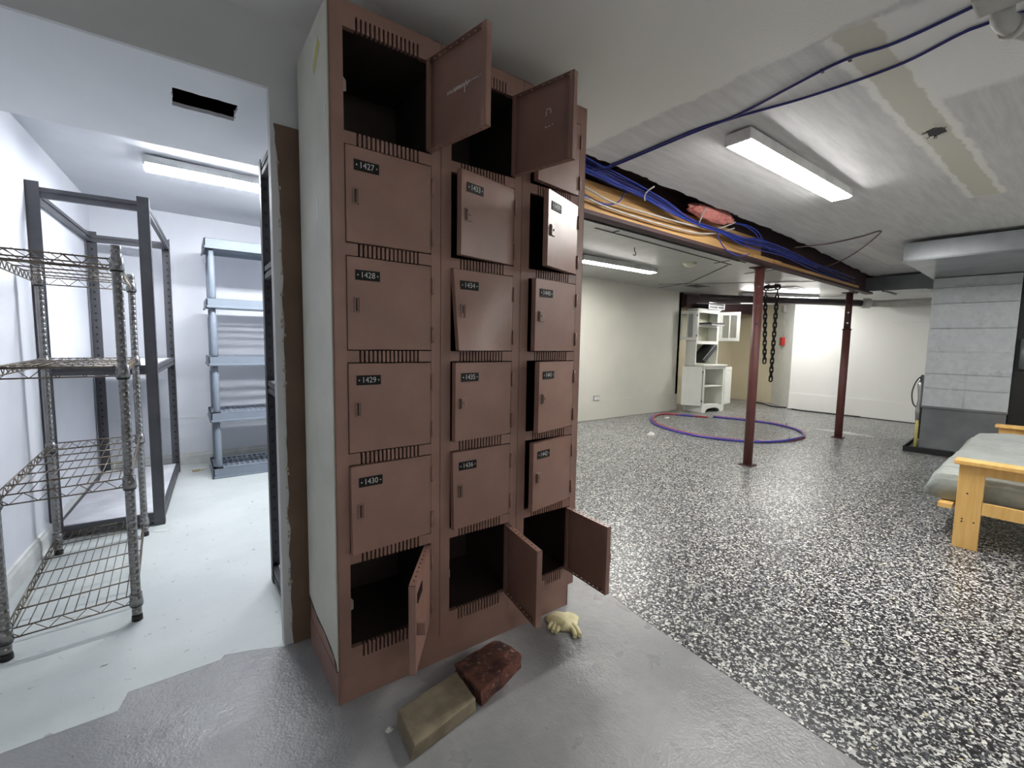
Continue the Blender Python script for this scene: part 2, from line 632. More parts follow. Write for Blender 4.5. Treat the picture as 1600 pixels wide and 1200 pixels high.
# dark board joints of the far ceiling
jt = [((2.72, 2.62), (4.9, 2.66)), ((2.9, 2.20), (2.93, 2.63)), ((3.1, 2.45), (4.9, 2.5)), ((4.70, 2.74), (4.62, 2.3)), ((5.55, 2.84), (5.5, 2.3)), ((5.75, 3.7), (4.9, 2.7)),
      ((5.9, 4.3), (5.75, 3.7)), ((5.6, 4.1), (6.6, 2.6)), ((6.6, 2.6), (6.75, 2.2))]
for i, (q0, q1) in enumerate(jt):
    b = B()
    b.bar((q0[0], q0[1], zc(q0[0]) - 0.001), (q1[0], q1[1], zc(q1[0]) - 0.001), 0.012, 0.006)
    o = b.build('trim_joint' if i == 0 else 'trim_joint', 'joint', kind='structure')
# torn hole in the filled seam
b = B()
hp = []
for i in range(14):
    t = 2 * PI * i / 14
    rr_ = 0.030 * (1 + 0.45 * mnoise.noise(Vector((math.cos(t) * 2, math.sin(t) * 2, 1))))
    hp.append((2.66 + rr_ * 1.5 * math.cos(t), 0.57 + rr_ * math.sin(t)))
vs = [(x, y, zc(x) - 0.0015) for x, y in hp] + [(x, y, zc(x) + 0.0) for x, y in hp]
n = 14
b.add(vs, [list(range(n - 1, -1, -1))] + [(i, (i + 1) % n, n + (i + 1) % n, n + i) for i in range(n)])
for i in range(9):
    t = rnd.random() * 2 * PI
    q = Vector((2.66 + 0.04 * math.cos(t), 0.57 + 0.028 * math.sin(t), zc(2.66) - 0.003))
    b.tube([q, q + Vector((0.03 * math.cos(t), 0.02 * math.sin(t), -0.004))], 0.0015, 5)
b.build('trim_hole', 'black', kind='structure')
# joist cavity above the opening
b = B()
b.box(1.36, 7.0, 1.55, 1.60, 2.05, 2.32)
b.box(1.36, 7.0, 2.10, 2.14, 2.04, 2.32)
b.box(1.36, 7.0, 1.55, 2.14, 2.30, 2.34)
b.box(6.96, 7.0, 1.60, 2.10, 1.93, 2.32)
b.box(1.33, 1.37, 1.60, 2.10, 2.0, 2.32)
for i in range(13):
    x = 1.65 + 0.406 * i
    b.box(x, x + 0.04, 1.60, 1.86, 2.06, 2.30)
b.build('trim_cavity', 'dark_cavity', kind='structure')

# wall between lockers and storage room, header soffit with cut duct hole
WY = 1.637
b = B()
b.box(0.247, 1.36, WY, WY + 0.045, 0.0, 2.045)
b.box(-0.75, 0.247, WY, WY + 0.014, 1.826, 2.06)          # header face
b.build('wall_storage_front', 'wall_grey', kind='structure')
b = B()
# soffit underside around a ragged hole
hx0, hx1, hy0, hy1 = 0.006, 0.182, 1.824, 1.958
sx0, sx1, sy0, sy1 = -0.75, 1.36, WY + 0.046, 2.383
inner, outer = [], []
seq = [((hx0, hy0), (hx1, hy0)), ((hx1, hy0), (hx1, hy1)), ((hx1, hy1), (hx0, hy1)), ((hx0, hy1), (hx0, hy0))]
so = [((sx0, sy0), (sx1, sy0)), ((sx1, sy0), (sx1, sy1)), ((sx1, sy1), (sx0, sy1)), ((sx0, sy1), (sx0, sy0))]
for (a0, a1), (c0, c1) in zip(seq, so):
    for i in range(10):
        t = i / 10
        jit = 0.0 if i == 0 else 0.006 * mnoise.noise(Vector((t * 13, a0[0] * 50, a0[1] * 9)))
        inner.append((a0[0] + (a1[0] - a0[0]) * t + jit, a0[1] + (a1[1] - a0[1]) * t + jit))
        outer.append((c0[0] + (c1[0] - c0[0]) * t, c0[1] + (c1[1] - c0[1]) * t))
N = len(inner)
z0, z1 = 1.826, 1.839
vs = [(x, y, z0) for x, y in outer] + [(x, y, z0) for x, y in inner] + [(x, y, z1) for x, y in inner] + [(x, y, z1) for x, y in outer]
fs = []
for i in range(N):
    j = (i + 1) % N
    fs += [(i, j, N + j, N + i), (N + i, N + j, 2 * N + j, 2 * N + i), (2 * N + i, 2 * N + j, 3 * N + j, 3 * N + i)]
b.mat('soffit').add(vs, fs)
b.mat('soffit').box(sx0, sx1, 2.370, 2.383, 1.839, 2.06)
b.box(-0.75, 0.247, WY + 0.014, WY + 0.046, 1.826, 1.839)
b.build('trim_soffit', kind='structure')
b = B()
b.box(-0.3, 0.6, 2.20, 2.22, 1.84, 2.0)
b.box(-0.3, 0.6, 1.75, 2.22, 1.99, 2.0)
b.box(-0.3, 0.6, 1.73, 1.75, 1.84, 2.0)
b.build('trim_soffit_framing', 'dark_cavity', kind='structure')
# torn brown panel on the wall behind the lockers
b = B()
edge = [(0.258, 1.722)]
z = 1.70
while z > 0.02:
    base = 0.262 + 0.010 * min(1, (1.72 - z) / 0.3)
    edge.append((base + 0.006 * mnoise.noise(Vector((0, z * 14, 0))) + 0.003 * mnoise.noise(Vector((5, z * 50, 0))), z))
    z -= 0.03
poly = edge + [(0.276, 0.0), (0.40, 0.0), (0.40, 1.721)]
b.prism(poly, WY - 0.007, WY, 'y')
b.build('trim_panel', 'panel_brown', kind='structure')
b = B()
for i in range(60):
    z = 0.03 + 1.6 * rnd.random()
    base = 0.262 + 0.010 * min(1, (1.72 - z) / 0.3)
    q = Vector((base + rnd.uniform(-0.006, 0.002), WY - 0.004, z))
    s_ = rnd.uniform(0.001, 0.0035)
    b.hexa([q + Vector((-s_, -s_, -s_)), q + Vector((s_, -s_, -s_ * 1.5)), q + Vector((s_, s_, -s_)), q + Vector((-s_, s_, -s_ * 2))],
           [q + Vector((-s_, -s_, s_)), q + Vector((s_ * .6, -s_, s_ * 2)), q + Vector((s_, s_, s_)), q + Vector((-s_, s_, s_))])
b.build('trim_crumbs', 'crumb', kind='structure')


# storage room walls
def lw(y):
    return -0.606 + 0.047 * (y - 2.535)


b = B()
b.prism([(lw(-3.2) - 0.08, -3.2), (lw(-3.2), -3.2), (lw(4.7), 4.7), (lw(4.7) - 0.08, 4.7)], 0, 2.08)
b.build('wall_storage_left', 'wall_store', kind='structure')
b = B()
b.box(-0.75, 1.36, 4.56, 4.64, 0, 2.08)
b.build('wall_storage_back', 'wall_store', kind='structure')
b = B()
b.box(1.26, 1.34, WY + 0.045, 4.6, 0, 2.045)
b.build('wall_storage_right', 'wall_store', kind='structure')
b = B()
prof = [(0, 0), (0.014, 0), (0.014, 0.075), (0.009, 0.088), (0.009, 0.098), (0, 0.102)]
vs = []
for y in (1.2, 4.56):
    for u, w in prof:
        vs.append((lw(y) + u, y, w))
n = len(prof)
b.add(vs, [list(range(n)), list(range(2 * n - 1, n - 1, -1))] + [(i, (i + 1) % n, n + (i + 1) % n, n + i) for i in range(n)])
b.build('baseboard_storage_left', 'base_white', kind='structure')
b = B()
b.prism([(4.56 - u, w) for u, w in prof], -0.5, 1.26, 'x')
b.build('baseboard_storage_back', 'base_white', kind='structure')
b = B()
b.box(-0.5, 1.26, 4.556, 4.561, 0.395, 0.40)
b.build('trim_wall_joint', 'wall_lgrey', kind='structure')

# main room walls
b = B()
b.box(1.30, 6.62, 4.39, 4.47, 0, 2.03)
b.build('wall_left', 'wall_cream', kind='structure')
b = B()
b.box(1.36, 6.62, 4.384, 4.391, 0.006, 0.275)
b.build('baseboard_left', 'wall_cream', kind='structure')
b = B()
b.box(6.62, 9.3, 4.86, 4.94, 0, 2.0)
b.box(6.56, 6.62, 4.39, 4.94, 0, 2.0)
b.build('wall_recess_left', 'wall_beige', kind='structure')
b = B()
b.box(9.18, 9.26, 3.95, 4.94, 0, 2.0)
b.build('wall_recess_back', 'wall_beige', kind='structure')
b = B()
b.prism([(9.20, 4.05), (8.53, 3.44), (8.61, 3.36), (9.28, 3.97)], 0, 2.0)
b.build('wall_recess_right', 'wall_lgrey', kind='structure')
b = B()
b.box(8.52, 8.60, -3.2, 3.45, 0, 2.0)
b.build('wall_back', 'wall_white', kind='structure')
b = B()
b.box(8.512, 8.521, -3.2, 3.45, 0.012, 0.29)
b.build('baseboard_back', 'wall_white', kind='structure')
b = B()
b.box(8.505, 8.53, -3.2, 3.45, 0.0, 0.014)
b.build('trim_floor_gap', 'joint', kind='structure')
b = B()
b.box(-0.75, 9.5, -3.28, -3.2, 0, 2.08)
b.build('wall_right', 'wall_white', kind='structure')
b = B()
b.box(8.517, 8.524, 0.9, 2.12, 1.458, 1.462)
b.box(8.517, 8.524, 0.9, 2.6, 0.288, 0.293)
b.build('trim_panel_joint', 'wall_lgrey', kind='structure')
# steel lintel over the recess and dark void above the cabinet
b = B()
b.box(6.62, 9.2, 4.36, 4.40, 1.70, 1.93)
b.box(6.62, 9.2, 4.32, 4.44, 1.69, 1.705)
o = b.build('recess_lintel', 'beam_steel', loc=(6.62, 4.38, 1.69))
tag(o, 'dark maroon steel lintel across the wall recess above the white cabinet', 'beam')

# ================================================================== LIGHT FIXTURES
def fixture(name, c, half_len, ang, zt, wid, mat, label, skirt=0.045, drop=0.016):
    t = thing(name, (c[0], c[1], zt), label, 'light', 'ceiling strip lights', rz=ang)
    b = B()
    L = half_len
    h = wid / 2
    b.prism([(-h, -skirt), (-h, 0), (h, 0), (h, -skirt), (h - 0.003, -skirt), (h - 0.003, -0.003), (-h + 0.003, -0.003), (-h + 0.003, -skirt)], -L, L, 'x')
    b.build('housing', 'housing', t, local=True)
    for sx_ in (-1, 1):
        B().box(sx_ * L - 0.004, sx_ * L + 0.004, -h, h, -skirt - drop * 0.6, 0.0).build('end_cap', 'housing', t, local=True, bevel=0.002)
    b = B()
    w1 = h - 0.004
    w2 = h - 0.004 - drop * 0.8
    b.prism([(-w1, -skirt + 0.004), (-w1, -skirt), (-w2, -skirt - drop), (w2, -skirt - drop), (w1, -skirt), (w1, -skirt + 0.004)], -L + 0.005, L - 0.005, 'x')
    b.build('diffuser', mat, t, local=True)
    return t


fixture('strip_light', (2.60, 1.09), 0.60, 0.0, zc(2.60) - 0.001, 0.112, 'lamp_main', 'bright white strip light on the ceiling between the beam and the blue cables', 0.045, 0.010)
fixture('strip_light', (3.95, 3.42), 0.60, 0.0, zc(3.95) - 0.001, 0.12, 'lamp_back', 'strip light near the cream wall, just right of the lockers, beyond the beam', 0.055, 0.004)
fixture('strip_light', (7.67, 3.36), 0.62, R(-33), zc(7.67) - 0.009, 0.12, 'lamp_far', 'strip light far back behind the hanging chains, above the dark drain pipe')
fixture('strip_light', (0.485, 3.26), 0.612, R(0.5), zc(0.48) - 0.001, 0.125, 'lamp_store', 'strip light on the storage room ceiling, above the grey plastic shelves', skirt=0.040, drop=0.022)
# unseen fill lamps added outside the frame: right, behind furnace, behind camera
fixture('strip_light', (4.1, -1.1), 0.61, 0.0, zc(4.1) - 0.001, 0.125, 'fill_side', 'unseen strip light added out of frame to the right as fill for the futon side')
fixture('strip_light', (7.4, -0.9), 0.61, 0.0, zc(7.4) - 0.001, 0.125, 'lamp_far', 'unseen strip light added out of frame behind the furnace to brighten the back wall')  # added lamp, lifts the white back wall
fixture('strip_light', (0.3, -1.9), 0.61, 0.0, zc(0.3) - 0.001, 0.125, 'fill_rear', 'unseen strip light added out of frame behind the camera as fill for the lockers')  # added lamp, lifts the locker fronts and near ceiling

# ================================================================== LOCKER BANK
YF = 1.259
DEP = 0.352
XS = [0.3287, 0.646, 0.951, 1.2455]
LS, RS = 0.035, 0.031
TOPS = [1.855 - 0.288 * i for i in range(6)]
DH = 0.254
ZT = 1.92
bank = thing('locker_bank', (XS[0], YF, 0), 'brown steel bank of eighteen numbered lockers, several doors open, against a wall end', 'lockers')
b = B()
b.mat('locker')
b.box(XS[0], XS[0] + 0.002, YF, YF + DEP, 0.0, ZT)
b.box(XS[3] - 0.002, XS[3], YF, YF + DEP, 0.09, ZT)
b.box(XS[0], XS[3], YF, YF + DEP, ZT - 0.002, ZT)
for k_ in range(3):
    x0, x1 = XS[k_], XS[k_ + 1]
    g = 0.0009
    b.box(x0 + g, x0 + LS, YF, YF + 0.018, 0.09, ZT)
    b.box(x1 - RS, x1 - g, YF, YF + 0.018, 0.09, ZT)
b.build('frame', None, bank)
b = B()
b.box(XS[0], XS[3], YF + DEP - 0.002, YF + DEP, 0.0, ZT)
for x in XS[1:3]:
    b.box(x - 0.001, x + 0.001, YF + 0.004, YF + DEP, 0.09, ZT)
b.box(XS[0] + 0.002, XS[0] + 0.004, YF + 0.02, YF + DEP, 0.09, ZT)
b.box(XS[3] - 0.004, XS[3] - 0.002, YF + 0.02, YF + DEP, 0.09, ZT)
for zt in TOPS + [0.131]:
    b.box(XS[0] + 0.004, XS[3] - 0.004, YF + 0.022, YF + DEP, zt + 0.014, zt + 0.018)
b.build('compartments', 'locker_shade', bank)
b = B()
b.box(XS[0] + 0.004, XS[3] - 0.022, YF + 0.006, YF + 0.02, 0.0, 0.0895)
b.box(XS[0] - 0.002, XS[0] + 0.004, YF + 0.004, YF + DEP, 0.0, 0.0895)
b.box(XS[3] - 0.026, XS[3] - 0.022, YF + 0.006, YF + DEP, 0.0, 0.0895)
b.build('plinth', 'locker', bank)
# ventilated rails: real slots
for k_ in range(3):
    x0, x1 = XS[k_] + LS, XS[k_ + 1] - RS
    va, vb = x0 + 0.033, x1 - 0.034
    ns = 15
    pitch = (vb - va) / ns
    sw = pitch * 0.45

    def rail(zlo, zhi, slo, shi):
        b = B()
        e = 0.0006
        b.box(x0 - e, va, YF + 0.0004, YF + 0.016, zlo, zhi)
        b.box(vb, x1 + e, YF + 0.0004, YF + 0.016, zlo, zhi)
        for i in range(ns):
            b.box(va + i * pitch + sw, va + (i + 1) * pitch, YF + 0.0004, YF + 0.012, slo, shi)
        if shi < zhi:
            b.box(va, vb, YF + 0.0004, YF + 0.016, shi, zhi)
        if slo > zlo:
            b.box(va, vb, YF + 0.0004, YF + 0.016, zlo, slo)
        return b
    rail(1.856, ZT - 0.001, 1.856, 1.889).build('vent_rail', 'locker', bank)
    first = rail(TOPS[1] + 0.001, TOPS[1] + 0.033, TOPS[1] + 0.001, TOPS[1] + 0.033).build('vent_rail', 'locker', bank)
    for i in range(2, 6):
        copy_part(first, bank, (0, 0, TOPS[i] - TOPS[1]))
    rail(0.0905, 0.164, 0.126, 0.164).build('vent_rail', 'locker', bank)


def text_mesh(txt, size):
    cu = bpy.data.curves.new('txt', 'FONT')
    cu.body = txt
    cu.size = size
    cu.align_x = 'CENTER'
    cu.align_y = 'CENTER'
    cu.resolution_u = 3
    ob = bpy.data.objects.new('txt', cu)
    COL.objects.link(ob)
    dg = bpy.context.evaluated_depsgraph_get()
    me = bpy.data.meshes.new_from_object(ob.evaluated_get(dg))
    vs = [tuple(v.co) for v in me.vertices]
    fs = [list(pp.vertices) for pp in me.polygons]
    bpy.data.objects.remove(ob)
    bpy.data.meshes.remove(me)
    bpy.data.curves.remove(cu)
    return vs, fs


def door_mesh(w, h, warp=None):
    b = B()
    d = 0.019
    t = 0.0015
    nx, nz = 10, 10
    # outer sheet as a fine grid so that dents can be pressed into it
    for yy_, flip in ((0.0, False), (t, True)):
        vs = [(-w + w * i / nx, yy_, h * j / nz) for j in range(nz + 1) for i in range(nx + 1)]
        fs = []
        for j in range(nz):
            for i in range(nx):
                a = j * (nx + 1) + i
                fs.append((a, a + 1, a + nx + 2, a + nx + 1))
        b.add(vs, fs)
    b.box(-w, -w + t, 0, d, 0, h)
    b.box(-t, 0, 0, d, 0, h)
    b.box(-w, -w + 0.016, d - t, d, 0, h)
    b.box(-0.016, 0, d - t, d, 0, h)
    for z0_ in (0.0, h - t):
        b.box(-w, 0, 0, 0.0065, z0_, z0_ + t)
        b.box(-w, 0, 0.0125, d, z0_, z0_ + t)
        nh = 9
        pit = (w - 0.03) / nh
        xa = -w
        for i in range(nh + 1):
            xb = -w + 0.015 + pit * (i + 0.5) - 0.003 if i < nh else 0.0
            b.box(xa, xb, 0.0065, 0.0125, z0_, z0_ + t)
            xa = xb + 0.006
    if warp:
        b.v = [Vector((v.x, v.y + warp(v.x, v.z), v.z)) for v in b.v]
    return b


door_specs = {
    # (col,row): (angle, number, handle)
    (0, 0): (101, '', 'pull'), (0, 1): (0.6, '1427', 'pull'), (0, 2): (0.6, '1428', 'pull'), (0, 3): (0.8, '1429', 'pull'), (0, 4): (2.6, '1430', 'pull'), (0, 5): (55, '', 'hasp'),
    (1, 0): (104, '', 'hasp'), (1, 1): (12, '1433', 'hasp'), (1, 2): (3.0, '1434', 'pull'), (1, 3): (6.5, '1435', 'hasp'), (1, 4): (3.5, '1436', 'pull'), (1, 5): (80.5, '', 'hasp'),
    (2, 0): (9, '', 'hasp'), (2, 1): (20.5, '1439', 'hasp'), (2, 2): (9, '1440', 'hasp'), (2, 3): (15, '1441', 'hasp'), (2, 4): (10.5, '1442', 'hasp'), (2, 5): (87.5, '', 'hasp')}
DL = {(0, 0): 'open top left door seen from inside, pale paper streak on it', (0, 4): 'door 1430, slightly ajar at its top', (1, 2): 'door 1434, its lower left corner bent outwards',
      (2, 1): 'door 1439, ajar and shining in the ceiling light', (1, 5): 'bottom middle door, standing wide open', (0, 5): 'bottom left door, half open and seen edge-on',
      (2, 5): 'bottom right door, standing wide open', (1, 0): 'top middle door, wide open with faint white marks inside'}
for (c_, r_), (ang, num, hk) in door_specs.items():
    x0, x1 = XS[c_] + LS + 0.0015, XS[c_ + 1] - RS - 0.0015
    w = x1 - x0
    h = DH - 0.004
    warp = None
    if (c_, r_) == (1, 2):
        def warp(x, z, w=w, h=h):
            u = -x / w
            q = 1 - z / h
            return -0.035 * (u ** 1.5) * (q ** 1.3) - 0.012 * q * math.sin(PI * u) + 0.02 * (1 - u) * q * 0
    elif (c_, r_) in ((0, 4), (1, 4)):
        def warp(x, z, w=w, h=h):
            return -0.010 * (-x / w) * (1 - z / h)
    d = door_mesh(w, h, warp).build('door', 'locker', bank, local=True)
    d.location = Vector((x1, YF - 0.001, TOPS[r_] - DH + 0.002)) - Vector((XS[0], YF, 0))
    d.rotation_euler = (0, 0, R(ang))
    ORG[d.name] = Vector((0, 0, 0))
    if (c_, r_) in DL:
        d['label'] = DL[(c_, r_)]
    wy = warp if warp else (lambda x, z: 0.0)
    # number plate
    pxc, pzc = -w + 0.022 + 0.034, h - 0.047
    off = wy(pxc, pzc)
    b = B()
    b.mat('plate').box(pxc - 0.034, pxc + 0.034, -0.0022 + off, 0.0002 + off, pzc - 0.0135, pzc + 0.0135)
    if num:
        vs, fs = text_mesh(num, 0.0225)
        b.mat('digits').add([(pxc + x * 0.92, -0.0026 + off, pzc + y) for x, y, z in vs], fs)
        for sx_ in (-0.0275, 0.0275):
            ring = [(pxc + sx_ + 0.002 * math.cos(t * PI / 4), -0.0026 + off, pzc + 0.002 * math.sin(t * PI / 4)) for t in range(8)]
            b.add(ring, [list(range(8))])
    b.build('number_plate', None, d, local=True)
    # handle
    hx_, hz_ = -w + 0.026, h - 0.128
    off = wy(hx_, hz_)
    b = B()
    if hk == 'pull':
        b.mat('locker').box(hx_ - 0.008, hx_ - 0.005, -0.004 + off, off, hz_ - 0.021, hz_ + 0.021)
        b.box(hx_ + 0.005, hx_ + 0.008, -0.005 + off, off, hz_ - 0.021, hz_ + 0.021)
        b.box(hx_ - 0.005, hx_ + 0.005, -0.004 + off, off, hz_ + 0.018, hz_ + 0.021)
        b.box(hx_ - 0.005, hx_ + 0.005, -0.004 + off, off, hz_ - 0.021, hz_ - 0.018)
        b.mat('black').box(hx_ - 0.005, hx_ + 0.001, -0.0008 + off, off, hz_ - 0.018, hz_ + 0.018)
        b.mat('locker').box(hx_ + 0.001, hx_ + 0.005, -0.0025 + off, off, hz_ - 0.018, hz_ + 0.018)
    else:
        b.mat('locker').box(hx_ - 0.010, hx_ + 0.018, -0.0045 + off, off, hz_ - 0.019, hz_ + 0.017)
        b.mat('black').box(hx_ - 0.010, hx_ - 0.004, -0.006 + off, -0.0045 + off, hz_ - 0.017, hz_ + 0.014)
        b.mat('bright_steel').cyl((hx_ + 0.006, -0.009 + off, hz_), (hx_ + 0.006, -0.004 + off, hz_), 0.003, 8)
        if ang > 40:
            b.mat('locker').box(hx_ - 0.010, hx_ - 0.007, -0.022 + off, -0.0045 + off, hz_ - 0.019, hz_ + 0.017)
    b.build('handle', None, d, local=True, bevel=0.0006)
    for zz in (0.045, 0.19):
        b = B()
        b.cyl((0.003, -0.0025, zz - 0.024), (0.003, -0.0025, zz + 0.024), 0.0034, 8)
        b.box(0.003, 0.014, -0.0012, 0.001, zz - 0.024, zz + 0.024) if ang < 30 else None
        b.build('hinge', 'locker', d, local=True)
    if (c_, r_) == (0, 0):
        b = B()
        for i in range(26):
            x = -0.075 - 0.0055 * i
            z = 0.140 + 0.006 * mnoise.noise(Vector((i * 0.9, 2, 0)))
            hh = 0.005 if i < 17 else 0.002
            b.box(x - 0.0032, x, 0.0015, 0.0022, z - hh, z + hh * rnd.uniform(0.4, 1))
        b.box(-0.150, -0.147, 0.0015, 0.0022, 0.118, 0.142)
        b.build('paper_streak', 'residue', d, local=True)
    if (c_, r_) == (1, 0):
        b = B()
        for px_, pz_, ww, hh in ((-0.125, 0.165, .003, .014), (-0.142, 0.168, .003, .012), (-0.133, 0.176, .014, .003), (-0.125, 0.124, .006, .004), (-0.137, 0.124, .008, .003), (-0.150, 0.126, .004, .004)):
            b.box(px_ - ww / 2, px_ + ww / 2, 0.0015, 0.0022, pz_ - hh / 2, pz_ + hh / 2)
        b.build('chalk_marks', 'residue', d, local=True, kind='stuff')
# strike tabs in the open compartments
for c_, r_ in ((0, 0), (0, 5), (1, 5)):
    x0 = XS[c_] + LS
    b = B()
    zz = TOPS[r_] - 0.15
    b.prism([(x0 + 0.001, zz), (x0 + 0.014, zz + 0.004), (x0 + 0.014, zz + 0.03), (x0 + 0.001, zz + 0.045)], YF + 0.022, YF + 0.024, 'y')
    b.build('strike_tab', 'bright_steel', bank)
# painted sheet on the left side with its curled lower edge
b = B()
low = [(1.61, 0.175), (1.55, 0.16), (1.51, 0.154), (1.485, 0.152), (1.40, 0.150), (1.332, 0.142), (1.30, 0.134), (1.278, 0.124), (1.265, 0.105)]
poly = low + [(1.265, 1.915), (1.61, 1.915)]
b.prism(poly, XS[0] - 0.0035, XS[0] - 0.0005, 'x')
b.build('side_sheet', 'locker_side', bank)['label'] = 'left side painted pale grey green'
b = B()
b.tube([(XS[0] - 0.003, y, z - 0.003) for y, z in low], [0.002 + 0.002 * (i % 2) for i in range(len(low))], 6)
b.build('torn_edge', 'black', bank)
b = B()
for poly in ([(1.40, 1.45), (1.385, 1.455), (1.378, 1.42), (1.385, 1.38), (1.40, 1.385)], [(1.292, 1.66), (1.283, 1.66), (1.281, 1.53), (1.284, 1.53)]):
    b.prism(poly, XS[0] - 0.0045, XS[0] - 0.0035, 'x')
b.build('paint_patch', 'white_paper', bank)
b = B()
b.mat('white_paper').prism([(1.364, 1.876), (1.327, 1.829), (1.394, 1.779), (1.428, 1.822)], XS[0] - 0.0045, XS[0] - 0.0035, 'x')
b.mat('sticker').prism([(1.350, 1.858), (1.330, 1.832), (1.393, 1.783), (1.408, 1.803)], XS[0] - 0.005, XS[0] - 0.0044, 'x')
b.build('sticker', None, bank)['label'] = 'small yellow and white sticker'

# ================================================================== BRICKS, GLOVE, LITTER
def lumpy_box(corners_b, corners_t, seg, amp, nsc, rounding=0.0, mat='brick_buff', name='brick', label='', chip=None):
    bm = bmesh.new()
    vs = [bm.verts.new(q) for q in list(corners_b) + list(corners_t)]
    for q in [(3, 2, 1, 0), (4, 5, 6, 7), (0, 1, 5, 4), (1, 2, 6, 5), (2, 3, 7, 6), (3, 0, 4, 7)]:
        bm.faces.new([vs[i] for i in q])
    bmesh.ops.subdivide_edges(bm, edges=bm.edges[:], cuts=seg, use_grid_fill=True)
    cen = sum((v.co for v in bm.verts), Vector()) / len(bm.verts)
    bm.normal_update()
    for v in bm.verts:
        nrm = v.normal.copy()
        v.co += nrm * amp * mnoise.noise(v.co * nsc) + nrm * amp * 0.6 * mnoise.noise(v.co * nsc * 3)
        if chip:
            chip(v)
        v.co.z = max(v.co.z, 0.0005)
    me = bpy.data.meshes.new(name)
    for f in bm.faces:
        f.smooth = True
    lo = Vector((cen.x, cen.y, 0))
    for v in bm.verts:
        v.co -= lo
    bmesh.ops.recalc_face_normals(bm, faces=bm.faces)
    bm.to_mesh(me)
    bm.free()
    me.materials.append(M[mat])
    o = bpy.data.objects.new(name, me)
    COL.objects.link(o)
    o.location = lo
    ORG[o.name] = lo
    md = o.modifiers.new('bevel', 'BEVEL')
    md.width = 0.004
    md.segments = 2
    md.limit_method = 'ANGLE'
    md.angle_limit = R(50)
    return o


HB = 0.046
o = lumpy_box([(0.424, 0.980, 0), (0.640, 1.020, 0), (0.636, 1.140, 0), (0.434, 1.104, 0)],
              [(0.432, 0.974, HB), (0.634, 1.011, HB + .004), (0.642, 1.136, HB + .004), (0.440, 1.107, HB)], 7, 0.002, 40, name='concrete_brick')
tag(o, 'buff grey concrete brick on the floor in front of the lockers, nearer the camera', 'brick')


def chipf(v):
    e = max(0.0, (v.co.x - 0.79) / 0.06)
    if e > 0:
        v.co.z -= 0.012 * min(1, e) ** 2 * (0.6 + 0.8 * abs(mnoise.noise(v.co * 30)))
        v.co.x -= 0.25 * min(1, e) * abs(v.co.y - 1.125) ** 1.5 / 0.3


o = lumpy_box([(0.662, 1.026, 0), (0.862, 1.086, 0), (0.850, 1.188, 0), (0.652, 1.168, 0)],
              [(0.658, 1.024, HB + .004), (0.856, 1.086, HB + .010), (0.836, 1.190, HB + .008), (0.652, 1.170, HB + .004)], 8, 0.006, 26, mat='brick_red', name='clay_brick', chip=chipf)
o.modifiers['bevel'].width = 0.012
o.modifiers['bevel'].segments = 3
tag(o, 'worn dark red clay brick on the floor, right behind the buff brick', 'brick')

# crumpled glove: palm with five finger stubs
bm = bmesh.new()
b = B()
G0 = Vector((1.13, 1.165, 0))
palm = [(-0.045, 0.075), (0.0, 0.085), (0.05, 0.045), (0.062, 0.0), (0.03, -0.022), (-0.01, -0.04), (-0.04, -0.02), (-0.055, 0.03)]
N = len(palm)
vs, fs = [], []
rings = [(1.0, 0.001), (1.03, 0.007), (0.88, 0.016), (0.5, 0.024), (0.15, 0.022)]
for sc_, zz in rings:
    for i in range(32):
        t = i / 32 * N
        a = Vector(palm[int(t) % N]).lerp(Vector(palm[(int(t) + 1) % N]), t - int(t))
        q = Vector((a.x * sc_, a.y * sc_, 0))
        wz = zz * (1 + 0.5 * mnoise.noise(Vector((q.x * 40, q.y * 40, zz * 30))))
        vs.append(G0 + Vector((q.x, q.y, max(wz, 0.001))) + Vector((0.004 * mnoise.noise(Vector((q.y * 60, q.x * 60, 1))), 0, 0)))
for r_ in range(len(rings) - 1):
    for i in range(32):
        j = (i + 1) % 32
        fs.append((r_ * 32 + i, r_ * 32 + j, (r_ + 1) * 32 + j, (r_ + 1) * 32 + i))
fs.append([(len(rings) - 1) * 32 + i for i in range(32)])
fs.append(list(range(31, -1, -1)))
b.add(vs, fs, True)
for p0, p1, p2, rd in (((-0.006, -0.02), (-0.014, -0.048), (-0.030, -0.074), .0105), ((0.010, -0.02), (0.004, -0.050), (-0.012, -0.080), .0105), ((-0.035, 0.000), (-0.055, -0.006), (-0.070, -0.018), .009),
                       ((-0.040, 0.018), (-0.060, 0.010), (-0.076, -0.004), .009), ((-0.042, 0.036), (-0.060, 0.030), (-0.074, 0.018), .008)):
    pts = smooth_path([G0 + Vector((q[0], q[1], rd * 0.85)) for q in (p0, p1, p2)], 5)
    nn = len(pts)
    b.tube(pts, [rd * (1 - 0.35 * (i / nn) ** 3) for i in range(nn)], 8)
o = b.build('work_glove', 'glove', loc=(G0.x, G0.y, 0))
tag(o, 'crumpled cream work glove on the floor by the open bottom locker door', 'glove')


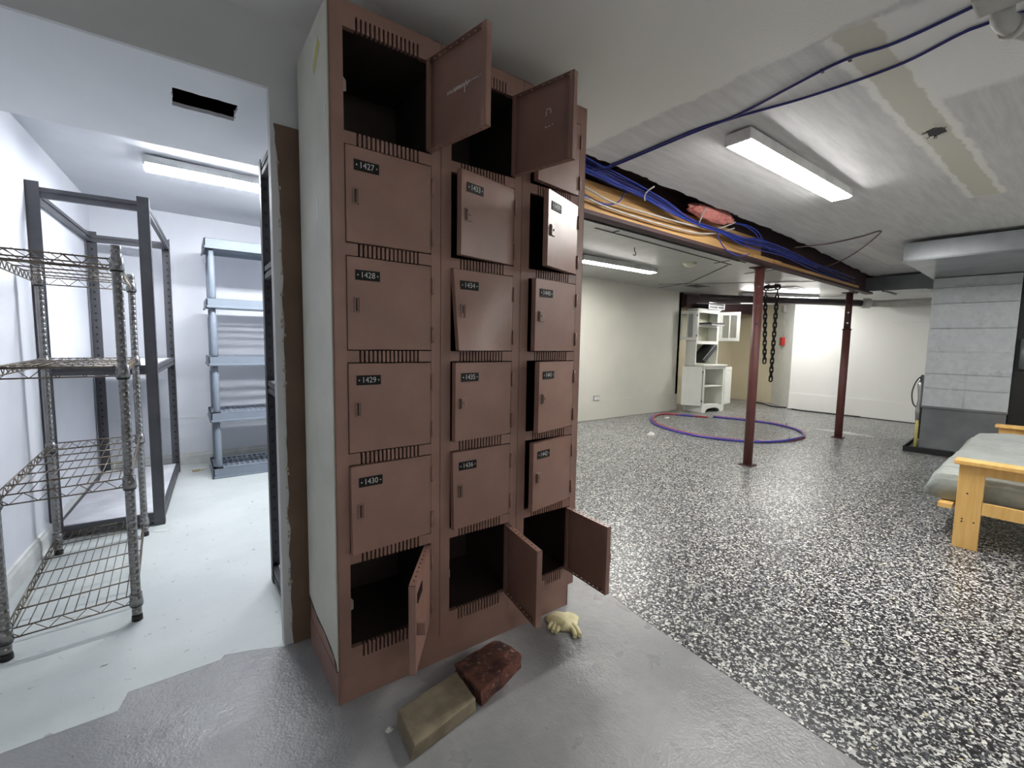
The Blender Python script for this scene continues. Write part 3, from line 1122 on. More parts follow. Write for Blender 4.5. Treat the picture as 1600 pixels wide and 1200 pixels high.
def crumple(name, c, rx, ry, hz, seed, mat, label, cat, rz=0.0, flat=False):
    b = B()
    n1_, n2_ = 14, 5
    vs, fs = [], []
    for j in range(n2_ + 1):
        s_ = 1 - (j / n2_) ** 1.5
        zz = hz * j / n2_
        for i in range(n1_):
            t = 2 * PI * i / n1_
            k2 = 1 + 0.45 * mnoise.noise(Vector((math.cos(t) * 1.8 + seed, math.sin(t) * 1.8, j * 0.5)))
            x, y = rx * s_ * k2 * math.cos(t), ry * s_ * k2 * math.sin(t)
            vs.append((c[0] + x * math.cos(rz) - y * math.sin(rz), c[1] + x * math.sin(rz) + y * math.cos(rz), 0.0016 + max(0, zz * (1 + 0.6 * mnoise.noise(Vector((x * 60, y * 60, seed)))))))
    for j in range(n2_):
        for i in range(n1_):
            k2 = (i + 1) % n1_
            fs.append((j * n1_ + i, j * n1_ + k2, (j + 1) * n1_ + k2, (j + 1) * n1_ + i))
    fs.append(list(range(n1_ - 1, -1, -1)))
    fs.append([n2_ * n1_ + i for i in range(n1_)])
    b.add(vs, fs)
    return tag(b.build(name, mat, loc=(c[0], c[1], 0)), label, cat)


crumple('tissue', (4.46, 3.28), 0.06, 0.035, 0.045, 1.0, 'white_paper', 'crumpled white tissue on the flake floor left of the tubing ring', 'paper')
crumple('paper_scrap', (6.72, 2.06), 0.05, 0.33, 0.02, 4.0, 'white_paper', 'long flattened white paper scrap on the floor behind the right steel post', 'paper')
crumple('paint_chip', (0.415, 1.10), 0.010, 0.008, 0.012, 2.0, 'white_paper', 'tiny white chip beside the buff concrete brick', 'chip')
crumple('paint_chip', (-0.24, 1.86), 0.010, 0.006, 0.004, 6.0, 'white_paper', 'tiny white chip on the pale storage floor in front of the wire shelf', 'chip')
crumple('tissue', (5.75, 3.96), 0.05, 0.03, 0.02, 9.0, 'white_paper', 'small white scrap inside the tubing ring near the white cabinet', 'paper')
b = B()
for i in range(9):
    t = rnd.uniform(0, PI)
    q = Vector((0.055 + rnd.uniform(-.03, .03), 4.30 + rnd.uniform(-.03, .03), 0.004))
    b.tube([q, q + Vector((0.045 * math.cos(t), 0.045 * math.sin(t), 0.003))], 0.0025, 5)
tag(b.build('straw_debris', 'straw', loc=(0.055, 4.30, 0), kind='stuff'), 'small tuft of straw debris on the storage floor beside the grey rack', 'debris')
b = B()
for q0, q1 in (((-0.30, 2.62), (-0.215, 2.72)), ((-0.43, 2.28), (-0.29, 2.235)), ((-0.16, 3.05), (-0.10, 3.03))):
    b.bar((q0[0], q0[1], 0.0016), (q1[0], q1[1], 0.0016), 0.012, 0.0012)
tag(b.build('tape_strip', 'white_paper', loc=(-0.3, 2.5, 0), kind='stuff'), 'white strips of tape stuck to the floor under the wire shelf', 'tape')

# ================================================================== WIRE SHELF UNIT
wp = dict(FL=Vector((-0.498, 2.071, 0)), FR=Vector((-0.172, 2.106, 0)), BL=Vector((-0.517, 2.973, 0)), BR=Vector((-0.195, 3.012, 0)))
ws = thing('wire_shelf', (-0.345, 2.54, 0), 'tarnished chrome wire shelving unit with four tiers standing by the storage room wall', 'shelf')
PH = 1.357
b = B()
pts, rad = [], []
z = 0.02
while z < PH - 0.012:
    for dz, r_ in ((0, 0.0152), (0.0228, 0.0152), (0.0232, 0.0145), (0.0250, 0.0145)):
        pts.append((0, 0, z + dz))
        rad.append(r_)
    z += 0.0254
pts += [(0, 0, PH), (0, 0, PH + 0.004)]
rad += [0.0152, 0.010]
b.tube(pts, rad, 14)
post0 = b.build('post', 'chrome', ws, local=True)
post0.location = wp['FR'] - ORG['wire_shelf']
b = B()
b.cyl((0, 0, 0), (0, 0, 0.02), 0.0175, 14, 0.0165)
foot0 = b.build('foot_cap', 'black', ws, local=True)
foot0.location = wp['FR'] - ORG['wire_shelf']
for q in ('FL', 'BL', 'BR'):
    copy_part(post0, ws, wp[q] - ORG['wire_shelf'])
    copy_part(foot0, ws, wp[q] - ORG['wire_shelf'])


def tier(zt):
    b = B()
    P = {q: v + Vector((0, 0, zt)) for q, v in wp.items()}
    dn = Vector((0, 0, -0.032))
    rw = 0.0026
    for a, c in (('FL', 'FR'), ('BL', 'BR'), ('FL', 'BL'), ('FR', 'BR')):
        p, q = P[a], P[c]
        b.tube([p, q], rw, 6)
        b.tube([p + dn, q + dn], rw, 6)
        L_ = (q - p).length
        n_ = max(4, round(L_ / 0.033))
        if n_ % 2:
            n_ += 1
        zz = []
        for i in range(n_ + 1):
            t = i / n_
            zz.append(p.lerp(q, t) + (dn if i % 2 else Vector((0, 0, 0))))
        b.tube(zz, 0.0019, 5)
    for i in range(1, 6):
        t = i / 6
        b.tube([P['FL'].lerp(P['BL'], t) + dn * 0.12, P['FR'].lerp(P['BR'], t) + dn * 0.12], 0.0028, 6)
    n_ = 12
    for i in range(1, n_):
        t = i / n_
        b.tube([P['FL'].lerp(P['FR'], t) + Vector((0, 0, 0.003)), P['BL'].lerp(P['BR'], t) + Vector((0, 0, 0.003))], 0.0016, 5)
    tr = b.build('wire_tier', 'wire', ws)
    for q in P.values():
        b = B()
        b.mat('chrome').cyl(q + Vector((0, 0, -0.037)), q + Vector((0, 0, 0.006)), 0.0215, 14, 0.0185)
        b.mat('black').cyl(q + Vector((0, 0, -0.043)), q + Vector((0, 0, -0.0365)), 0.0190, 14)
        b.build('collar', None, tr)


for zt in (1.318, 0.945, 0.542, 0.098):
    tier(zt)

# ================================================================== GREY RACK (left, back of storage room)
def lpost(b, p, w, t, sx_, sy_, z1_, holes=True):
    x, y = p
    b.box(min(x, x + sx_ * w), max(x, x + sx_ * w), min(y, y + sy_ * t), max(y, y + sy_ * t), 0, z1_)
    b.box(min(x, x + sx_ * t), max(x, x + sx_ * t), min(y, y + sy_ * w), max(y, y + sy_ * w), 0, z1_)


gr = thing('boltless_rack', (-0.31, 3.77, 0), 'tall grey steel rack with white shelf boards behind the wire shelf', 'rack', rz=R(-3.2))


def rack_parts(t, hw, hd, z1_, beams, shelves, mat, pw=0.045, holes=True):
    """local coordinates centred on the rack"""
    for sx_ in (-1, 1):
        for sy_ in (-1, 1):
            b = B()
            lpost(b.mat(mat), (sx_ * hw, sy_ * hd), pw, 0.003, -sx_, -sy_, z1_)
            if holes:
                z = 0.06
                while z < z1_ - 0.03:
                    if sy_ > 0 or holes == 2:
                        b.mat('black').box(min(sx_ * (hw - 0.015), sx_ * (hw - 0.026)), max(sx_ * (hw - 0.015), sx_ * (hw - 0.026)),
                                           min(sy_ * (hd + 0.0003), sy_ * (hd - 0.0033)), max(sy_ * (hd + 0.0003), sy_ * (hd - 0.0033)), z, z + 0.014)
                    b.mat('black').box(min(sx_ * (hw + 0.0003), sx_ * (hw - 0.0033)), max(sx_ * (hw + 0.0003), sx_ * (hw - 0.0033)),
                                       min(sy_ * (hd - 0.017), sy_ * (hd - 0.028)), max(sy_ * (hd - 0.017), sy_ * (hd - 0.028)), z, z + 0.014)
                    z += 0.05
            b.build('post', None, t, local=True)
    for zb in beams:
        for sy_ in (-1, 1):
            b = B()
            y = sy_ * (hd - 0.004)
            y0, y1 = min(y, y - sy_ * 0.02), max(y, y - sy_ * 0.02)
            b.box(-hw + 0.004, hw - 0.004, y0, y1, zb - 0.020, zb)
            b.box(-hw + 0.004, hw - 0.004, y - sy_ * 0.010 - 0.004, y - sy_ * 0.010 + 0.004, zb - 0.030, zb - 0.02)
            b.box(-hw + 0.004, hw - 0.004, y0, y1, zb - 0.050, zb - 0.030)
            b.build('long_beam', mat, t, local=True)
        for sx_ in (-1, 1):
            b = B()
            x = sx_ * (hw - 0.004)
            x0, x1 = min(x, x - sx_ * 0.02), max(x, x - sx_ * 0.02)
            b.box(x0, x1, -hd + 0.004, hd - 0.004, zb - 0.020, zb)
            b.box(x - sx_ * 0.010 - 0.004, x - sx_ * 0.010 + 0.004, -hd + 0.024, hd - 0.024, zb - 0.030, zb - 0.02)
            b.box(x0, x1, -hd + 0.004, hd - 0.004, zb - 0.050, zb - 0.030)
            b.build('side_beam', mat, t, local=True)
    for zb in shelves:
        b = B()
        b.box(-hw + 0.026, hw - 0.026, -hd + 0.026, hd - 0.026, zb - 0.012, zb - 0.001)
        b.build('shelf_board', 'white_board', t, local=True)


rack_parts(gr, 0.232, 0.615, 1.79, (1.765, 0.90, 0.070), (0.90, 0.070), 'rack_grey', 0.05)
rr2 = thing('boltless_rack', (0.74, 1.925, 0), 'charcoal perforated steel rack just inside the storage room, its end beside the wall edge', 'rack')
rack_parts(rr2, 0.46, 0.222, 1.765, (1.75, 1.345, 0.88, 0.07), (1.345, 0.88, 0.07), 'rack_dark', 0.042)

# ================================================================== GREY PLASTIC SHELF
ps = thing('plastic_shelf', (0.63, 4.2, 0), 'blue grey plastic shelving unit of five tiers against the storage room back wall', 'shelf')
PX0, PX1, PY0, PY1 = 0.155, 1.10, 3.975, 4.40
for z0_, z1_ in ((0.0, 0.075), (0.43, 0.497), (0.85, 0.918), (1.275, 1.343), (1.70, 1.772)):
    b = B()
    fr = 0.05
    b.box(PX0, PX1, PY0, PY0 + 0.012, z0_ + 0.012, z1_)
    b.box(PX0, PX1, PY1 - 0.012, PY1, z0_ + 0.012, z1_)
    b.box(PX0, PX0 + 0.012, PY0, PY1, z0_ + 0.012, z1_)
    b.box(PX1 - 0.012, PX1, PY0, PY1, z0_ + 0.012, z1_)
    b.box(PX0 - 0.006, PX1 + 0.006, PY0 - 0.008, PY0 + 0.006, z0_, z0_ + 0.016)
    b.box(PX0 - 0.006, PX0 + 0.006, PY0 - 0.008, PY1, z0_, z0_ + 0.016)
    b.box(PX0, PX1, PY0, PY0 + 0.07, z1_ - 0.006, z1_)
    b.box(PX0, PX1, PY1 - 0.06, PY1, z1_ - 0.006, z1_)
    b.box(PX0, PX0 + 0.07, PY0, PY1, z1_ - 0.006, z1_)
    b.box(PX1 - 0.07, PX1, PY0, PY1, z1_ - 0.006, z1_)
    sh = b.build('tier', 'plastic_grey', ps, bevel=0.003)
    b = B()
    n_ = 22
    for i in range(n_ + 1):
        x = PX0 + 0.07 + (PX1 - PX0 - 0.14) * i / n_
        b.box(x - 0.006, x + 0.006, PY0 + 0.07, PY1 - 0.06, z1_ - 0.010, z1_ - 0.001)
    for j in range(1, 5):
        y = PY0 + 0.07 + (PY1 - PY0 - 0.13) * j / 5
        b.box(PX0 + 0.07, PX1 - 0.07, y - 0.010, y + 0.010, z1_ - 0.011, z1_ - 0.0005)
    b.build('grid', 'plastic_grey', sh)
for z0_, z1_ in ((0.075, 0.43), (0.497, 0.85), (0.918, 1.275), (1.343, 1.70)):
    for x in (PX0 + 0.042, PX1 - 0.042):
        for y in (PY0 + 0.04, PY1 - 0.04):
            b = B()
            b.tube([(x, y, z0_ - 0.003), (x, y, z0_ + 0.012), (x, y, z1_ - 0.06), (x, y, z1_ - 0.05), (x, y, z1_ + 0.008)], [0.018, 0.022, 0.022, 0.017, 0.017], 14)
            b.build('leg', 'plastic_grey', ps)

# ================================================================== STEEL BEAM, CABLES, POSTS
def zb(x, dz):
    return zc(x) + dz


bmn = thing('steel_beam', (1.36, 1.95, zb(1.36, -0.225)), 'maroon steel beam with yellow wood blocking exposed in the torn ceiling slot', 'beam')


def lbox(b, x0, x1, y0, y1, d0, d1, n_=1):
    for i in range(n_):
        a = x0 + (x1 - x0) * i / n_
        c = x0 + (x1 - x0) * (i + 1) / n_
        b.hexa([(a, y0, zb(a, d0)), (c, y0, zb(c, d0)), (c, y1, zb(c, d0)), (a, y1, zb(a, d0))],
               [(a, y0, zb(a, d1)), (c, y0, zb(c, d1)), (c, y1, zb(c, d1)), (a, y1, zb(a, d1))])
    return b


lbox(B(), 1.38, 6.62, 1.850, 1.920, -0.222, -0.200).build('bottom_flange', 'beam_steel', bmn)
lbox(B(), 1.38, 6.62, 1.932, 1.946, -0.200, 0.10).build('web', 'beam_steel', bmn)
lbox(B(), 1.38, 6.62, 1.850, 2.055, 0.10, 0.13).build('top_flange', 'beam_steel', bmn)
lbox(B(), 1.38, 3.95, 1.892, 1.930, -0.192, -0.02).build('wood_plank', 'pine', bmn, bevel=0.003)
lbox(B(), 4.15, 6.2, 1.868, 1.930, -0.199, -0.165).build('wood_plank', 'pine', bmn, bevel=0.003)
lbox(B(), 3.80, 4.30, 1.88, 1.93, -0.199, -0.155).build('wood_shim', 'pine', bmn)
# galvanised duct running behind the beam
o = lbox(B(), 1.40, 4.0, 2.10, 2.12, -0.165, 0.0).build('duct_strip', 'galv_clean', loc=(1.4, 2.1, 1.86))
tag(o, 'bright galvanised sheet strip running behind the steel beam next to the lockers', 'duct')

bd = [(1.50, 1.83, 2.03), (1.831, 1.80, 2.000), (2.024, 1.80, 1.982), (2.264, 1.81, 1.968), (2.521, 1.82, 1.938), (2.771, 1.82, 1.90), (3.005, 1.82, 1.888), (3.173, 1.815, 1.884),
      (3.495, 1.815, 1.863), (3.801, 1.82, 1.862), (4.261, 1.835, 1.855), (4.951, 1.85, 1.83), (5.436, 1.86, 1.812), (6.1, 1.90, 1.80)]
cb_ = thing('cable_bundle', (1.6, 1.82, 1.95), 'thick tangle of blue network cables sagging along the steel beam', 'cables')
for i in range(18):
    sp = 0.030 if i < 14 else 0.05
    oy, oz = rnd.uniform(-sp, sp) * 0.8, rnd.uniform(-sp, sp)
    pts = []
    for j, q in enumerate(bd if i % 3 == 0 else bd[:9 + i % 5]):
        tight = 0.35 if 5 <= j <= 7 else 1.0
        wob = 0.012 * mnoise.noise(Vector((q[0] * 1.5, i * 3.1, 0)))
        wob2 = 0.018 * mnoise.noise(Vector((q[0] * 1.3, i * 5.7, 9)))
        spread = 1.0 + max(0, (q[0] - 3.6)) * 0.35
        pts.append((q[0], min(q[1] + oy * tight + wob, 1.885), q[2] + (oz * spread + wob2) * tight + (0.02 if q[0] > 3.6 else 0) * (i % 3)))
    B().tube(smooth_path(pts, 5), 0.0042, 6).build('cable', 'blue_cable' if i % 4 else 'dblue_cable', cb_)
# loops that droop out of the bundle
lp = [[(1.75, 1.84, 1.90), (1.9, 1.86, 1.865), (2.05, 1.86, 1.87), (2.13, 1.85, 1.91), (2.15, 1.84, 1.965)],
      [(3.15, 1.83, 1.885), (3.19, 1.83, 1.83), (3.30, 1.835, 1.775), (3.48, 1.84, 1.755), (3.60, 1.85, 1.775), (3.7, 1.86, 1.80)],
      [(3.33, 1.80, 1.965), (3.45, 1.79, 1.965), (3.62, 1.79, 1.94), (3.72, 1.80, 1.90), (3.85, 1.82, 1.87)],
      [(1.50, 1.73, 2.03), (1.70, 1.735, 2.02), (1.84, 1.73, 1.995), (1.86, 1.69, 1.995)],
      [(3.36, 1.80, 1.972), (3.5, 1.785, 1.972), (3.66, 1.785, 1.95), (3.78, 1.80, 1.90), (3.95, 1.82, 1.86)]]
for q in lp:
    B().tube(smooth_path(q, 6), 0.0042, 6).build('cable', 'blue_cable', cb_)
wc1 = [(1.5, 1.86, 1.97), (1.835, 1.845, 1.915), (2.062, 1.845, 1.880), (2.44, 1.845, 1.876), (2.894, 1.84, 1.880), (3.153, 1.83, 1.905), (3.34, 1.80, 1.975)]
wc2 = [(1.5, 1.87, 1.93), (1.837, 1.86, 1.872), (2.064, 1.86, 1.848), (2.442, 1.86, 1.838), (2.898, 1.855, 1.842), (3.156, 1.84, 1.875), (3.33, 1.80, 1.93)]
o = B().tube(smooth_path(wc1, 6), 0.0055, 7).build('white_cable', 'white_cable', loc=(1.8, 1.84, 1.9))
tag(o, 'upper of the two white cables sagging in front of the yellow wood beam plank', 'cable')
o = B().tube(smooth_path(wc2, 6), 0.0055, 7).build('white_cable', 'white_cable', loc=(1.8, 1.86, 1.86))
tag(o, 'lower of the two white cables sagging in front of the yellow wood beam plank', 'cable')
# staples / straps
stp = thing('cable_strap', (2.3, 1.78, 1.97), 'white cable straps looped from the torn ceiling edge around the blue cables', 'strap')
for q in ([(2.30, 1.745, 1.995), (2.27, 1.765, 1.97), (2.265, 1.785, 1.945), (2.30, 1.81, 1.93)], [(2.88, 1.755, 1.985), (2.86, 1.765, 1.95), (2.85, 1.775, 1.91), (2.87, 1.80, 1.89)]):
    B().tube(smooth_path(q, 5), 0.005, 6).build('strap', 'white_cable', stp)
# brown wire loop on the ceiling
lo_ = [(4.35, 1.80, 1.93), (4.45, 1.70, 1.945), (4.52, 1.58, 1.955), (4.45, 1.36, 1.958), (4.36, 1.215, 1.962), (4.45, 1.24, 1.955), (4.85, 1.46, 1.94), (5.15, 1.68, 1.915), (5.20, 1.86, 1.87), (4.95, 1.88, 1.85)]
o = B().tube(smooth_path(lo_, 6), 0.005, 6).build('loose_wire', 'brown_cable', loc=(4.4, 1.7, 1.93))
tag(o, 'brown wire looping from the beam over the ceiling to a hook point', 'cable')
# two dark blue ceiling cables
cc1 = [(1.80, 1.78, 1.99), (1.862, 1.70, 1.998), (1.857, 1.22, 2.0), (1.876, 1.031, 2.0), (1.80, 0.667, 2.0), (1.822, 0.506, 2.0), (1.80, 0.323, 2.0), (1.75, 0.0, 2.0), (1.6, -1.2, 2.002), (1.6, -3.18, 2.002)]
cc2 = [(1.84, 1.78, 1.99), (1.880, 1.70, 1.996), (1.875, 1.22, 2.0), (1.89, 1.039, 2.0), (1.944, 0.798, 1.998), (1.965, 0.539, 1.998), (1.92, 0.379, 1.998), (1.92, 0.31, 1.998), (1.95, 0.0, 2.0), (1.8, -1.2, 2.0), (1.8, -3.18, 2.0)]
o = B().tube(smooth_path(cc1, 8), 0.0048, 7).build('ceiling_cable', 'dblue_cable', loc=(1.86, 1.0, 2.0))
tag(o, 'upper dark blue cable stapled across the ceiling towards the top right corner', 'cable')
o = B().tube(smooth_path(cc2, 8), 0.0048, 7).build('ceiling_cable', 'dblue_cable', loc=(1.9, 1.0, 2.0))
tag(o, 'lower dark blue ceiling cable bowing away from the straighter one', 'cable')
for y in (0.62, 0.70):
    b = B().box(1.805, 1.822, y, y + 0.008, 1.998, zc(1.8) + 0.001)
    o = b.build('cable_clip', 'black', loc=(1.815, y, 1.99))
    tag(o, 'black clip holding the upper blue ceiling cable, ' + ('nearer the pipe' if y < 0.65 else 'nearer the beam'), 'clip')
# pink insulation wad in the opening
bm = bmesh.new()
bmesh.ops.create_icosphere(bm, subdivisions=4, radius=1)
for v in bm.verts:
    q = v.co.copy()
    n_ = 1 + 0.25 * mnoise.noise(q * 2.2) + 0.12 * mnoise.noise(q * 7)
    v.co = Vector((q.x * 0.27 * n_, q.y * 0.05 * n_, q.z * 0.058 * n_))
for f in bm.faces:
    f.smooth = True
me = bpy.data.meshes.new('insulation')
bm.to_mesh(me)
bm.free()
me.materials.append(M['pink'])
o = bpy.data.objects.new('insulation', me)
COL.objects.link(o)
o.location = (3.06, 1.815, 1.985)
tag(o, 'wad of pink glass wool pushed into the ceiling slot above the blue cables', 'insulation')

# posts
def jack_post(x, y, ztop, zcol, label, holes, inner_r, outer_r):
    t = thing('jack_post', (x, y, 0), label, 'post', 'steel posts under the beam')
    b = B()
    b.prism([(x - .06, y - .055), (x + .06, y - .055), (x + .06, y + .055), (x - .06, y + .055)], 0.002, 0.010)
    b.build('base_plate', 'dark_oxide', t)
    b = B()
    b.cyl((x, y, 0.010), (x, y, zcol), outer_r, 20)
    lt = b.build('lower_tube', 'red_oxide', t)
    b = B()
    b.cyl((x, y, zcol - 0.02), (x, y, ztop - 0.008), inner_r, 18)
    b.build('upper_tube', 'dark_oxide', t)
    b = B()
    b.cyl((x, y, zcol - 0.012), (x, y, zcol + 0.004), outer_r + 0.006, 18)
    b.build('collar', 'dark_oxide', t)
    b = B()
    b.box(x - .07, x + .07, y - .06, y + .06, ztop - 0.009, ztop)
    b.build('top_plate', 'dark_oxide', t)
    d = Vector((-x, -y, 0)).normalized()
    for hz, ro, mt in holes:
        b = B()
        q = Vector((x, y, hz)) + d * (ro - 0.002)
        b.cyl(q, q + d * 0.004, 0.010, 10)
        b.build('pin_hole', mt, t)
    return t


jack_post(4.07, 1.95, zb(4.07, -0.2225), 1.735, 'nearer red brown steel post standing inside the tubing ring',
          [(1.42, 0.037, 'black'), (1.58, 0.037, 'black'), (1.26, 0.037, 'black')], 0.025, 0.0375)
jack_post(6.30, 1.98, zb(6.30, -0.2225), 1.29, 'farther dark red steel post with two pale holes, left of the furnace',
          [(1.36, 0.033, 'white_paper'), (1.48, 0.033, 'white_paper')], 0.034, 0.040)  # pale discs stand in for light showing through the holes

# ================================================================== CHAINS AND HANGER
hg = thing('chain_hanger', (6.6, 2.985, zc(6.6)), 'black iron chain hanger bracket on the ceiling right of the nearer steel post', 'bracket')
hz = 1.885
b = B()
b.box(6.575, 6.625, 2.89, 3.08, hz - 0.01, hz + 0.03)
b.box(6.59, 6.61, 2.93, 2.95, hz + 0.03, zc(6.6))
b.box(6.59, 6.61, 3.02, 3.04, hz + 0.03, zc(6.6))
b.build('bar', 'iron', hg)
for y in (2.91, 3.06):
    b = B()
    ring = [(6.6 + 0.0 * t, y + 0.032 * math.cos(t * PI / 8), hz + 0.032 * math.sin(t * PI / 8)) for t in range(16)]
    b.tube(ring, 0.011, 8, closed=True)
    b.build('eye', 'iron', hg)
    b = B()
    b.tube([(6.6, y, hz - 0.03), (6.6, y + 0.002, 1.78)], 0.009, 8)
    b.build('rod', 'iron', hg)
b = B()
b.box(6.59, 6.61, 2.93, 3.04, hz - 0.045, hz - 0.025)
b.build('spacer', 'silver', hg)


def link_mesh():
    b = B()
    pts = []
    hw, hl = 0.019, 0.024
    for i in range(9):
        t = PI * i / 8
        pts.append((hw * math.cos(t), 0, hl + hw * math.sin(t)))
    for i in range(9):
        t = PI + PI * i / 8
        pts.append((hw * math.cos(t), 0, -hl + hw * math.sin(t)))
    b.tube(pts, 0.0100, 7, closed=True)
    return b


first_link = None
for y0_, n_, lab, dy in ((3.062, 15, 'shorter black iron chain, the left one of the two hanging', -0.003), (2.912, 19, 'longer black iron chain, the right one of the two hanging', 0.0005)):
    t = thing('chain', (6.6, y0_, 1.77), lab, 'chain', 'hanging chains')
    for i in range(n_):
        z = -0.03 - i * 0.0615
        if first_link is None:
            first_link = link_mesh().build('link', 'iron', t, local=True)
            l_ = first_link
        else:
            l_ = copy_part(first_link, t)
        l_.location = (0, dy * i, z)
        l_.rotation_euler = (0, 0, R(25 + 66) if i % 2 == 0 else R(25 - 24))

# ================================================================== PIPES AT THE BACK
pp0, pp1 = Vector((6.40, 3.94, 1.805)), Vector((8.25, 2.40, 1.745))
dp = thing('drain_pipe', tuple(pp0), 'dark maroon drain pipe crossing the back of the room below the ceiling', 'pipe')
B().tube([pp0, pp1], 0.050, 20).build('pipe', 'pipe_dark', dp)
pe = pp1 + (pp1 - pp0).normalized() * 0.7
b = B()
b.cyl(pp1 - (pp1 - pp0).normalized() * 0.05, pp1 + (pp1 - pp0).normalized() * 0.07, 0.074, 20)
b.build('coupling', 'pipe_white', dp)
B().tube([pp1, (8.45, 2.2, 1.74), (8.47, 1.2, 1.74), (8.47, 0.2, 1.74)], 0.052, 16).build('white_pipe', 'pipe_white', dp)
B().tube([pp0 + Vector((0.1, 0.1, -0.075)), pp0 + Vector((1.0, -0.65, -0.075))], 0.009, 10).build('small_pipe', 'galv_clean', dp)
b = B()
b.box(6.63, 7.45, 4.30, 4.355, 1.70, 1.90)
o = b.build('dark_opening_box', 'dark_cavity', loc=(6.9, 4.33, 1.70), bevel=0.006)  # dark box added for the shade of the opening above the cabinet
tag(o, 'dark box giving the shade of the opening above the white cabinet', 'duct')
# pipe & box top right of the ceiling
jb = thing('conduit_box', (1.74, 0.24, zc(1.74)), 'white painted junction box and conduit elbow at the top right of the ceiling', 'box')
b = B()
b.box(1.675, 1.775, 0.16, 0.318, 1.945, zc(1.7))
b.build('box', 'pipe_white', jb, bevel=0.006)
b = B()
b.tube(smooth_path([(1.80, 0.275, 2.0), (1.80, 0.275, 1.96), (1.81, 0.272, 1.935), (1.86, 0.25, 1.925), (2.05, 0.16, 1.925), (2.5, -0.03, 1.925)], 5), 0.024, 14)
b.build('elbow', 'pipe_white', jb)
b = B()
b.cyl((1.80, 0.275, 1.985), (1.80, 0.275, 1.998), 0.032, 14)
b.cyl((1.835, 0.262, 1.926), (1.852, 0.254, 1.925), 0.029, 14)
b.build('coupling', 'pipe_white', jb)
# hook and smoke detector on the far ceiling
b = B()
hk_ = [(3.50, 2.85, zc(3.5))]
for i in range(9):
    t = -PI / 2 + i * PI * 1.3 / 8
    hk_.append((3.50 + 0.02 * math.cos(t), 2.85, zc(3.5) - 0.055 - 0.02 * math.sin(t)))
b.tube(hk_, 0.004, 6)
tag(b.build('ceiling_hook', 'iron', loc=(3.5, 2.85, 1.93)), 'small dark wire hook in the far ceiling beyond the beam', 'hook')
sd = thing('smoke_detector', (4.52, 2.92, zc(4.52)), 'round cream smoke detector on the ceiling beyond the beam', 'detector')
zz = zc(4.52)
B().tube([(4.52, 2.92, zz), (4.52, 2.92, zz - 0.012)], [0.075, 0.072], 24).build('base', 'cab_in', sd)
B().tube([(4.52, 2.92, zz - 0.012), (4.52, 2.92, zz - 0.03), (4.52, 2.92, zz - 0.042)], [0.06, 0.056, 0.03], 24).build('cover', 'cab_in', sd)
# vents in far ceiling
for i, (x, y, lab) in enumerate(((6.1, 3.80, 'dark ceiling vent in the far ceiling above the white cabinet'), (7.15, 2.95, 'dark ceiling vent in the far ceiling right of the chain hanger'))):
    t = thing('ceiling_vent', (x, y, zc(x)), lab, 'vent')
    z = zc(x)
    b = B()
    for a0, a1, c0, c1 in ((-.17, .17, -.1, -.08), (-.17, .17, .08, .1), (-.17, -.15, -.08, .08), (.15, .17, -.08, .08)):
        b.box(x + a0, x + a1, y + c0, y + c1, z - 0.006, z + 0.001)
    b.build('frame', 'galv_shell', t)
    b = B()
    b.box(x - .15, x + .15, y - .08, y + .08, z - 0.002, z + 0.002)
    b.build('opening', 'black', t)

# outlet on the cream wall
ol = thing('wall_outlet', (4.69, 4.385, 0.31), 'small steel outlet box on the cream wall just above the skirting', 'outlet')
b = B()
b.box(4.63, 4.75, 4.378, 4.386, 0.275, 0.345)
b.build('plate', 'silver', ol)
b = B()
b.box(4.645, 4.685, 4.375, 4.379, 0.285, 0.335)
b.box(4.70, 4.74, 4.375, 4.379, 0.285, 0.335)
b.build('socket', 'white_paper', ol)

# fire alarm pull, conduit and box on the angled wall
wd = Vector((0.67, 0.61, 0)).normalized()
wn = Vector((-wd.y, wd.x, 0))       # towards the room
ap = Vector((8.53, 3.44, 0)) + wd * 0.45 + wn * 0.001
fa = thing('fire_alarm', (ap.x, ap.y, 1.1), 'red fire alarm pull station with conduit on the pale grey wall, right of the chains', 'alarm')


def wbox(b, a0, a1, d0, d1, z0_, z1_):
    c = [ap + wd * a + wn * d for a, d in ((a0, d0), (a1, d0), (a1, d1), (a0, d1))]
    return b.hexa([(q.x, q.y, z0_) for q in c], [(q.x, q.y, z1_) for q in c])


wbox(B(), -0.065, 0.065, 0, 0.05, 1.11, 1.255).build('pull_box', 'alarm_red', fa, bevel=0.004)
b = B()
wbox(b, -0.05, -0.03, 0.05, 0.054, 1.14, 1.23)
wbox(b, -0.03, 0.0, 0.05, 0.053, 1.20, 1.23)
wbox(b, -0.03, 0.0, 0.05, 0.053, 1.14, 1.17)
b.build('lever', 'dark_grey', fa)
q = ap + wn * 0.012
B().cyl((q.x, q.y, 1.255), (q.x, q.y, 1.72), 0.009, 8).build('conduit', 'pipe_white', fa)
wbox(B(), -0.06, 0.07, 0, 0.05, 1.71, 1.83).build('junction_box', 'pipe_white', fa, bevel=0.004)

